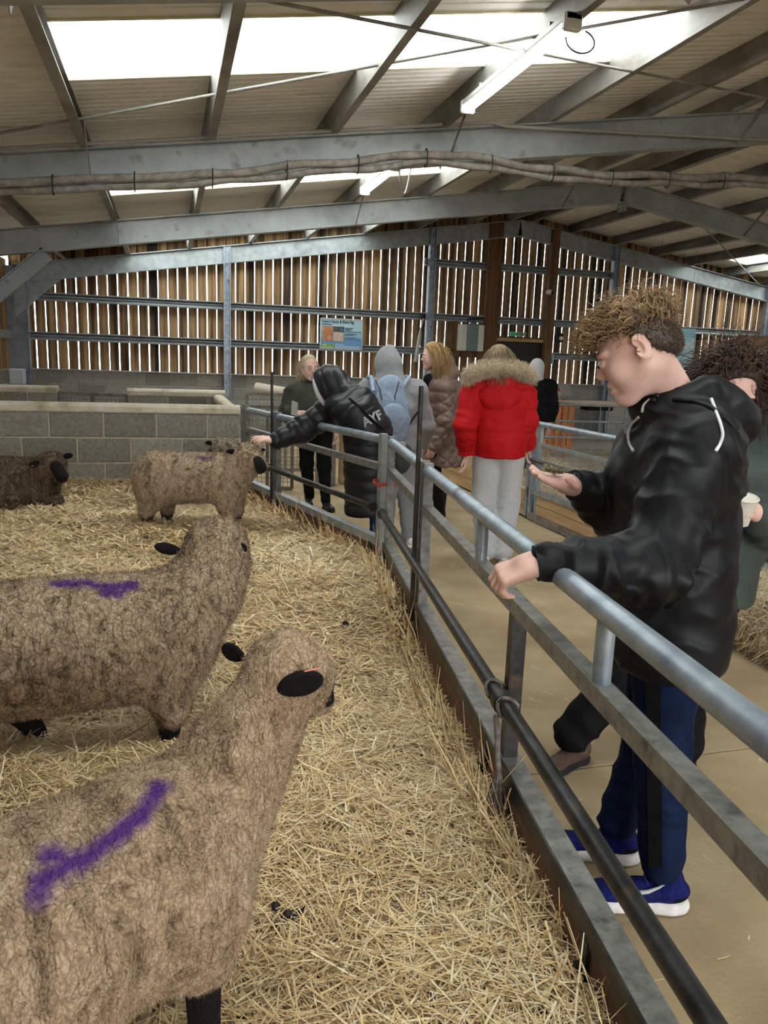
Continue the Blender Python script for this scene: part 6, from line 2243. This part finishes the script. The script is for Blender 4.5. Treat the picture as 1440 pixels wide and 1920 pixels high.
# ------------------------------------------------------------------- black puffer coat, leaning over
def puffer_person():
    root = empty('person', (1.42, 5.28, 0), 'person in a long black hooded puffer coat leaning over the fence to stroke a sheep', 'person', 'visitors in the barn')
    J = standing(1.45, 5.28, (-.75, .45), 1.66, .09)
    J['hip'] = at(692, 860, 5.24); J['waist'] = at(690, 805, 5.24); J['chest'] = at(668, 768, 5.28); J['neck'] = at(640, 745, 5.34)
    J['head'] = at(618, 728, 5.40)
    J['shR'] = at(618, 772, 5.46); J['elR'] = at(565, 806, 5.47); J['wrR'] = at(520, 826, 5.44)
    J['shL'] = at(668, 780, 5.17); J['elL'] = at(672, 822, 5.20); J['wrL'] = at(662, 838, 5.36)
    J['hpL'] = at(686, 880, 5.18); J['hpR'] = at(700, 880, 5.32); J['knL'] = V(1.42, 5.17, .48); J['knR'] = V(1.47, 5.3, .48)
    J['anL'] = V(1.44, 5.18, .09); J['anR'] = V(1.50, 5.32, .09)
    R_ = rot_to(nrm((-.88, .30, -.42)))
    hand_d = at(497, 823, 5.42) - J['wrR']
    hr = ((J['wrR'] + nrm(hand_d) * .02, hand_d, V(-.1, -.35, 1), 1, ((.15, .2, .15), (.2, .25, .2), (.25, .3, .2), (.3, .3, .2))), dict(sc=1.0, spread=.08, thumb=(.6, .6)))
    sk, P, _ = inner_body(J, [hr], head_R=R_, h_head=.006)
    skin_body(root, sk); face_bits(root, P, R_)
    f = J['f']
    s = SDF()
    torso(s, [(J['neck'] + V(.02, -.01, -.02), .12, .15), (J['chest'], .155, .185), (J['waist'], .15, .19), (at(690, 875, 5.23), .15, .185), (at(691, 968, 5.21), .16, .19)], f)
    for n_ in 'LR':
        s.cone(J['chest'] + V(0, 0, .04), J['sh' + n_], .12, .10, .06)
        s.chain([J['sh' + n_], J['el' + n_], J['wr' + n_]], [.10, .088, .062], .04)
    s.cut(at(690, 962, 5.21), (0.1, 0, -1), .012)
    ax = nrm(J['neck'] - J['waist'])
    def dsp(v, nn):
        t = np.where(v[:, 2] > .95, (v - J['waist']) @ ax, v[:, 2] - .95)
        arm = seg_dist(v, J['shR'], J['wrR']) < .115
        d = nrm(J['wrR'] - J['shR'])
        t = np.where(arm, (v - J['shR']) @ d, t)
        q = np.abs(np.sin(np.pi * t / .085 + .4 * vnoise(v * 5, 3)))
        return .010 * (q ** .5 - .6)
    co, cv, cf_, cn = cloth('puffer_coat', s, .009, BLACKQ, root, [(J['shR'], J['elR'], .13, .006, 14), (J['elR'], J['wrR'], .11, .006, 16)], .003, 51, disp=dsp)
    # hood up, pale lining at the rim
    s = SDF()
    s.ell(P(-.012, 0, .025), (.135, .125, .14), R_, .03); s.cone(P(-.07, 0, -.05), J['neck'] + V(.03, -.02, .0), .11, .12, .05)
    s.ell(P(.12, 0, -.01), (.085, .088, .12), R_, .02, True)
    def dh(v, nn):
        t = (v - J['head']) @ R_[:, 0]
        return .009 * (np.abs(np.sin(np.pi * t / .075)) ** .5 - .6)
    ho, hv, hf, hn = cloth('hood', s, .008, BLACKQ, root, (), .003, 53, disp=dh)
    ring = [P(.068 + .01 * math.cos(2 * a), .098 * math.cos(a), .0 + .118 * math.sin(a)) for a in np.linspace(0, 6.283, 24, endpoint=False)]
    rng = np.random.default_rng(9)
    MB().tube(ring, .017, 8, closed=True).build('hood_lining', M('pale_fleece', (.5, .5, .52), rough=.95), ho)
    MB().tube([J['wrR'] - nrm(hand_d) * .01, J['wrR'] + nrm(hand_d) * .012], .045, 14).build('cuff', M('pink_cuff_edge', (.3, .2, .19), rough=.8), co)
    trousers(root, J, DENIM, .088, .068, .058, seed=6, amp=.009)
    for n_, fw in (('L', (-.8, .5)), ('R', (-.8, .5))):
        shoe(root, V(J['an' + n_][0] + .05, J['an' + n_][1] - .03, 0), fw, .26, BLACKF, WHITES)
    # white lettering across the back
    me = text_mesh('AYF', 26, M('white_print', (.75, .76, .77), rough=.5), 'lettering', .9)
    vs = np.array([v.co[:] for v in me.vertices])
    u = (vs[:, 0] - vs[:, 0].min()); w = u.max(); hh = vs[:, 1]
    a = math.radians(-26)
    c0 = (683, 801)
    px = c0[0] + (u / w * 40) * math.cos(a) + hh * .95 * math.sin(a) * 1.0
    py = c0[1] + (u / w * 40) * math.sin(a) - hh * .95 * math.cos(a)
    cache = {}
    for i, v in enumerate(me.vertices):
        key = (round(px[i], 2), round(py[i], 2))
        if key not in cache: cache[key] = snap(cv, cn, px[i], py[i], .006)
        v.co = Vector(cache[key])
    link('lettering', me, co)
    # shoulder bag hanging at the rail
    sb = empty('shoulder_bag', at(752, 850, 5.3), 'dark grey shoulder bag hanging on a black strap by the corner post', 'bag')
    st = [snap(cv, cn, x, y, .006) for x, y in ((655, 747), (668, 758), (682, 772), (698, 787), (712, 800))] + [at(728, 812, 5.12), at(740, 824, 5.15)]
    MB().tube(st, .008, 6).build('strap', BLACKF, sb)
    s = SDF(); s.ell(at(752, 862, 5.2), (.075, .06, .10), None, .03); s.cone(at(746, 838, 5.2), at(760, 845, 5.2), .045, .045, .03)
    cloth('bag', s, .009, M('dark_grey_canvas', (.04, .04, .042), rough=.8), sb, (), .004, 4)
    MB().bbox(tuple(at(742, 836, 5.14) - V(.03, .01, .012)), tuple(at(742, 836, 5.14) + V(.07, .01, .03)), .004).build('flap', M('pale_grey_flap', (.35, .34, .33), rough=.7), sb)


# ------------------------------------------------------------------- brown quilted coat
def brown_woman():
    J = standing(2.48, 7.0, (-.95, .25), 1.72, .08)
    f, l = J['f'], J['l']
    root = empty('person', (2.48, 7.0, 0), 'woman with ginger blonde hair in a long mauve-brown quilted coat', 'person', 'visitors in the barn')
    J['head'] = at(811, 668, 6.97); J['neck'] = at(822, 705, 7.0); J['chest'] = at(829, 745, 7.0); J['waist'] = at(832, 800, 7.0)
    J['shL'] = at(835, 728, 6.83); J['elL'] = at(838, 790, 6.80); J['wrL'] = at(815, 835, 6.82)
    J['shR'] = at(825, 728, 7.17); J['elR'] = at(812, 790, 7.2); J['wrR'] = at(795, 820, 7.1)
    J['anL'] = V(2.52, 6.93, .09); J['anR'] = V(2.42, 7.08, .09)
    R_ = rot_to(nrm((-.88, .20, -.12)))
    hl = ((J['wrL'], V(-.4, 0, -.9), l, 1, RELAX), dict(sc=.9))
    sk, P, _ = inner_body(J, [hl], sc=.97, head_R=R_, h_head=.006)
    skin_body(root, sk); face_bits(root, P, R_)
    long_hair(root, J, R_, HAIRG, 1500, (.15, .24), 61, .0026, cap=(.102, .088, .098), front_cut=.045)
    def dsp(v, nn):
        a = (v @ l) * 1.0 + (v @ f) * 1.0
        z = v[:, 2]
        low = z < 1.24
        d1 = np.abs(np.sin(np.pi * (z + a * .8) / .11)); d2 = np.abs(np.sin(np.pi * (z - a * .8) / .11))
        hz = np.abs(np.sin(np.pi * (z - 1.24) / .13))
        return .019 * (np.where(low, np.minimum(d1, d2), hz) ** .5 - .6)
    def hd(s):
        s.ell(at(842, 702, 7.0), (.10, .14, .10), rot_to(f), .06)
        s.ell(at(836, 690, 7.0), (.09, .12, .12), rot_to(f), .05)
        s.ell(at(822, 685, 6.99), (.085, .09, .09), rot_to(f), .02, True)
    upper(root, J, BROWNQ, .165, .19, hem=at(831, 871, 7.0), sleeve=(.09, .082, .062), extra=hd, disp=dsp, seed=61, amp=.006, name='quilted_coat', hemw=1.12, h=.011)
    s = SDF(); s.cone(at(805, 712, 6.95), at(808, 730, 6.95), .06, .055, .03)
    cloth('scarf', s, .01, BLACKF, root, (), .004, 2)
    trousers(root, J, BLACKF, .085, .06, .05, seed=2, amp=.006)
    PATENT = M('black_patent_boot', (.010, .010, .012), rough=.18)
    for n_ in 'LR':
        a = J['an' + n_]
        shoe(root, V(a[0] + .06, a[1] - .01, 0), (-.96, .2), .25, PATENT, BLACKP, name='boot', shaft=.34)


# ------------------------------------------------------------------- olive jacket, phone in hand
def green_woman():
    J = standing(1.47, 7.72, (.12, -.99), 1.62, .10)
    f, l = J['f'], J['l']
    root = empty('person', (1.47, 7.72, 0), 'smiling blonde woman in glasses and an olive jacket holding a phone', 'person', 'visitors in the barn')
    J['head'] = at(580, 690, 7.66); J['neck'] = at(588, 722, 7.72); J['chest'] = at(588, 758, 7.72); J['waist'] = at(590, 790, 7.72)
    J['shR'] = at(552, 737, 7.72); J['elR'] = at(541, 775, 7.70); J['wrR'] = at(551, 776, 7.50)
    J['shL'] = at(622, 735, 7.72); J['elL'] = at(634, 778, 7.72); J['wrL'] = at(630, 808, 7.64)
    J['hpL'] = at(608, 810, 7.70); J['hpR'] = at(575, 810, 7.74)
    J['anR'] = V(1.40, 7.86, .10); J['anL'] = V(1.52, 7.60, .10); J['knL'] = at(608, 875, 7.64); J['knR'] = at(575, 870, 7.80)
    J['hip'] = at(591, 808, 7.72)
    R_ = rot_to(nrm((.22, -1, -.10)))
    hr = ((J['wrR'] + V(.01, -.01, 0), V(.75, -.5, .0), V(-.3, -.9, .2), 1, ((.6, .7, .3),) * 4), dict(sc=.95, thumb=(.6, .8)))
    hl = ((J['wrL'], V(.02, -.1, -1), l, 1, RELAX), dict(sc=.95))
    sk, P, _ = inner_body(J, [hr, hl], sc=1.0, head_R=R_, smile=True, h_head=.0048)
    skin_body(root, sk)
    face_bits(root, P, R_, glasses=M('clear_frame', (.35, .3, .28), rough=.3), smile=True, brow=(.35, .26, .16))
    long_hair(root, J, R_, HAIRW, 1100, (.08, .13), 71, .0026, cap=(.100, .083, .094), front_cut=.036)
    def hd(s):
        s.ell(J['neck'] + V(0, .03, .0), (.13, .13, .06), None, .04)
        s.ell(J['neck'] + V(0.01, -.02, .06), (.085, .08, .08), None, .02, True)
    jo, jv, jf, jn = upper(root, J, GREENQ, .15, .20, hem=at(590, 800, 7.72), sleeve=(.098, .092, .066), extra=hd, seed=71, amp=.010)
    q = snap(jv, jn, 583, 776, .006)
    MB().box(tuple(q + V(-.035, -.004, -.02)), tuple(q + V(.035, 0, .02))).build('flag_badge', M('badge_red', (.30, .05, .045), rough=.8), jo)
    MB().box(tuple(q + V(-.018, -.0055, -.02)), tuple(q + V(-.006, -.004, .02))).build('badge_cross', M('badge_navy', (.03, .04, .1), rough=.8), jo)
    MB().box(tuple(q + V(-.035, -.0055, -.005)), tuple(q + V(.035, -.004, .005))).build('badge_cross', M('badge_navy', (.03, .04, .1), rough=.8), jo)
    MB().tube([snap(jv, jn, 562, 752, .003), snap(jv, jn, 586, 754, .003), snap(jv, jn, 612, 752, .003)], .004, 5).build('pocket_seam', GREENQ, jo)
    trousers(root, J, BLACKF, .092, .07, .05, seed=8, amp=.006)
    PATENT = M('black_boot_leather', (.011, .011, .012), rough=.3)
    for n_, fw in (('L', (.15, -.98)), ('R', (-.12, -.98))):
        a = J['an' + n_]
        shoe(root, V(a[0], a[1] + .06, 0), fw, .26, PATENT, BLACKP, name='boot', shaft=.19, lace=BLACKF)
    ph = empty('phone', at(552, 764, 7.44), 'grey mobile phone held by the woman in the olive jacket', 'phone')
    c = at(552, 766, 7.44); R2 = rot_to(nrm((.55, -.8, .25)), up=nrm((.35, .0, 1)))
    def PB(mb, a, b, z0, z1, y0, y1):
        pts = [c + R2 @ V(x, y, z) for x, y, z in ((a, y0, z0), (b, y0, z0), (b, y1, z0), (a, y1, z0), (a, y0, z1), (b, y0, z1), (b, y1, z1), (a, y1, z1))]
        return mb.add(pts, [(0, 3, 2, 1), (4, 5, 6, 7), (0, 1, 5, 4), (1, 2, 6, 5), (2, 3, 7, 6), (3, 0, 4, 7)])
    PB(MB(), -.005, .005, -.07, .07, -.036, .036).build('case', M('grey_phone_case', (.33, .32, .30), rough=.4), ph)
    PB(MB(), -.0065, -.005, -.066, .066, -.032, .032).build('screen', BLACKP, ph)


# ------------------------------------------------------------------- far visitor by the door, and one at the right edge
def far_visitor():
    J = standing(4.50, 9.05, (.2, 1), 1.58, .10)
    root = empty('person', (4.5, 9.05, 0), 'distant person in a black jacket with a grey hood up, beyond the red jacket', 'person', 'visitors in the barn')
    R_ = rot_to(nrm((.3, 1, 0)))
    hs = [((J['wr' + q], V(0, 0, -1), J['l'] * sg, sg, RELAX), dict(sc=.95)) for q, sg in (('L', 1), ('R', -1))]
    sk, P, _ = inner_body(J, hs, head_R=R_, h_head=.009)
    skin_body(root, sk)
    s = SDF(); s.ell(P(-.005, 0, .03), (.118, .098, .12), R_, .03); s.cone(P(-.03, 0, -.04), J['neck'], .09, .1, .04); s.ell(P(.09, 0, -.02), (.07, .07, .1), R_, .02, True)
    cloth('hood', s, .013, GREYT, root, (), .004, 2)
    upper(root, J, BLACKF, .14, .19, seed=3, h=.015)
    trousers(root, J, BLACKF, h=.015)
    for n_ in 'LR':
        shoe(root, V(J['an' + n_][0], J['an' + n_][1] - .06, 0), (.2, 1), .25, BLACKF, WHITES)


def edge_visitor():
    c = at(1392, 700, 5.0)
    J = standing(c[0], 5.0, (-.6, -.8), 1.62, .10)
    root = empty('person', (c[0], 5.0, 0), 'person in black at the right edge, mostly hidden behind the curly hair', 'person', 'visitors in the barn')
    R_ = rot_to(nrm((-.7, -.7, -.2)))
    hs = [((J['wr' + q], V(0, 0, -1), J['l'] * sg, sg, RELAX), dict(sc=.95)) for q, sg in (('L', 1), ('R', -1))]
    sk, P, _ = inner_body(J, hs, head_R=R_, h_head=.008)
    skin_body(root, sk); face_bits(root, P, R_)
    long_hair(root, J, R_, HAIRC, 700, (.12, .2), 5, .003)
    upper(root, J, BLACKF, .14, .19, seed=3, h=.014)
    trousers(root, J, BLACKF, h=.015)
    for n_ in 'LR':
        shoe(root, V(J['an' + n_][0] + .03, J['an' + n_][1] + .05, 0), (-.6, -.8), .25, BLACKF, BLACKP)


# ------------------------------------------------------------------- curly haired person behind the boy
def curly_person():
    root = empty('person', (1.75, 2.38, 0), 'person with dark curly hair in a green raincoat behind the boy', 'person', 'visitors in the barn')
    J = standing(1.72, 2.38, (-.6, -.75), 1.66, .1)
    J['head'] = at(1370, 738, 2.36); J['neck'] = at(1325, 810, 2.45); J['chest'] = at(1315, 885, 2.45); J['waist'] = at(1305, 1010, 2.45); J['hip'] = at(1290, 1110, 2.42)
    J['shL'] = at(1420, 835, 2.42); J['elL'] = at(1452, 1000, 2.36); J['wrL'] = at(1424, 972, 2.19)
    J['shR'] = at(1205, 835, 2.62); J['elR'] = at(1185, 930, 2.55); J['wrR'] = at(1300, 960, 2.25)
    J['hpR'] = at(1245, 1130, 2.46); J['hpL'] = at(1330, 1130, 2.42)
    J['knR'] = at(1165, 1275, 2.46); J['anR'] = V(1.49, 2.46, .13)
    J['knL'] = V(1.84, 2.32, .47); J['anL'] = V(1.90, 2.34, .10)
    R_ = rot_to(nrm((-.25, -.85, -.42)))
    # one hand round the tub, the other reaching in from the right
    w2 = at(1424, 916, 2.22)
    hl = ((at(1418, 962, 2.175), at(1385, 940, 2.10) - at(1418, 962, 2.175), V(.75, -.55, .35), 1, ((.5, .6, .4),) * 4), dict(sc=.95, thumb=(.7, .7)))
    hl2 = ((w2, at(1392, 925, 2.15) - w2, V(.1, -.4, 1), 1, ((.3, .5, .4),) * 4), dict(sc=.9))
    sk, P, _ = inner_body(J, [hl], head_R=R_, h_head=.0045)
    skin_body(root, sk); face_bits(root, P, R_, brow=(.05, .03, .02))
    rng = np.random.default_rng(81)
    s = SDF(); s.ell(P(-.02, 0, .045), (.112, .10, .098), R_, .01); s.ell(P(-.06, 0, -.02), (.08, .09, .1), R_, .03); s.cut(P(.035, 0, .04), R_ @ V(1, 0, -.5), .02)
    v, f = s.mesh(.007); v = smooth_verts(v, f, 2)
    p, nn = sample_surface(v, f, 1700, rng)
    lc = (p - J['head']) @ R_
    ok = (lc[:, 0] < .035) | (lc[:, 2] > .10)
    p, nn = p[ok], nn[ok]
    D = nn * 1.0 + rng.normal(0, .4, nn.shape) + ((p - J['head']) @ R_[:, 0] > 0)[:, None] * (R_ @ V(-.5, 0, .5))
    st = strands(p - nn * .006, D, rng.uniform(.06, .13, len(p)), .0024, rng, 10, 1.6, .010, rng.uniform(1, 2, len(p)), .5)
    lc = (p - J['head']) @ R_
    side = np.abs(lc[:, 1]) > .06
    st2 = strands(p[side][:260], D[side][:260] + V(0, 0, -.8), rng.uniform(.14, .24, min(260, side.sum())), .0024, rng, 10, 1.6, .010, 1.6, .4)
    hair_obj('curly_hair', [(v, f), st, st2], [.2, np.repeat(np.clip(rng.normal(.45, .28, len(p)), 0, 1), 33), .4], HAIRC, root)
    MB().ball(P(.06, -.075, .06), (.008, .008, .006), 8, 5).build('hair_clip', WHITEP, root)
    f_ = J['f']
    s = SDF()
    torso(s, [(J['neck'] + V(0, 0, -.05), .11, .15), (J['chest'], .15, .21), (J['waist'], .16, .22), (at(1290, 1125, 2.42), .16, .22)], f_)
    s.cone(J['neck'] + V(0, 0, -.05), J['shL'], .1, .095, .05); s.cone(J['neck'] + V(0, 0, -.05), J['shR'], .1, .095, .05)
    s.chain([J['shL'], J['elL'], J['wrL']], [.10, .10, .07], .04); s.chain([J['shR'], J['elR'], J['wrR']], [.10, .09, .065], .04)
    s.cut(at(1290, 1120, 2.42), (0, 0, -1), .012)
    cloth('raincoat', s, .011, GREENR, root, [(J['shL'], J['elL'], .13, .012, 12), (J['elL'], J['wrL'], .12, .014, 15), (J['chest'], J['hip'], .26, .008, 6)], .005, 83)
    trousers(root, J, BLACKF, .105, .085, .075, seed=8, amp=.012)
    BRS = M('brown_leather_shoe', (.06, .035, .025), (.10, .06, .045), scale=20, rough=.6)
    shoe(root, V(1.575, 2.48, 0), (-.93, -.36), .25, BRS, BLACKP); shoe(root, V(1.97, 2.36, 0), (-.9, -.4), .25, BRS, BLACKP)
    tb = empty('paper_tub', at(1389, 950, 2.15), 'white paper tub of feed held behind the boy\'s elbow', 'tub')
    c = at(1389, 955, 2.15)
    PAPER = M('white_paper', (.58, .53, .46), (.66, .61, .54), scale=20, rough=.8)
    m = MB(); up = nrm(V(-.05, -.22, 1))
    m.tube([c - up * .05, c + up * .045], [.036, .046], 20, caps=False, up=(1, 0, 0)); m.tube([c + up * .045, c - up * .04], [.0445, .034], 20, caps=True, up=(1, 0, 0)); m.build('wall', PAPER, tb)
    _, a1, a2 = frame_from(up, (1, 0, 0))
    MB().tube([c + up * .045 + a1 * (.047 * math.cos(a)) + a2 * (.047 * math.sin(a)) for a in np.linspace(0, 6.283, 24, endpoint=False)], .0035, 6, closed=True).build('rim', PAPER, tb)


red_woman(); hoodie_person(); puffer_person(); brown_woman(); green_woman(); far_visitor(); edge_visitor(); curly_person()
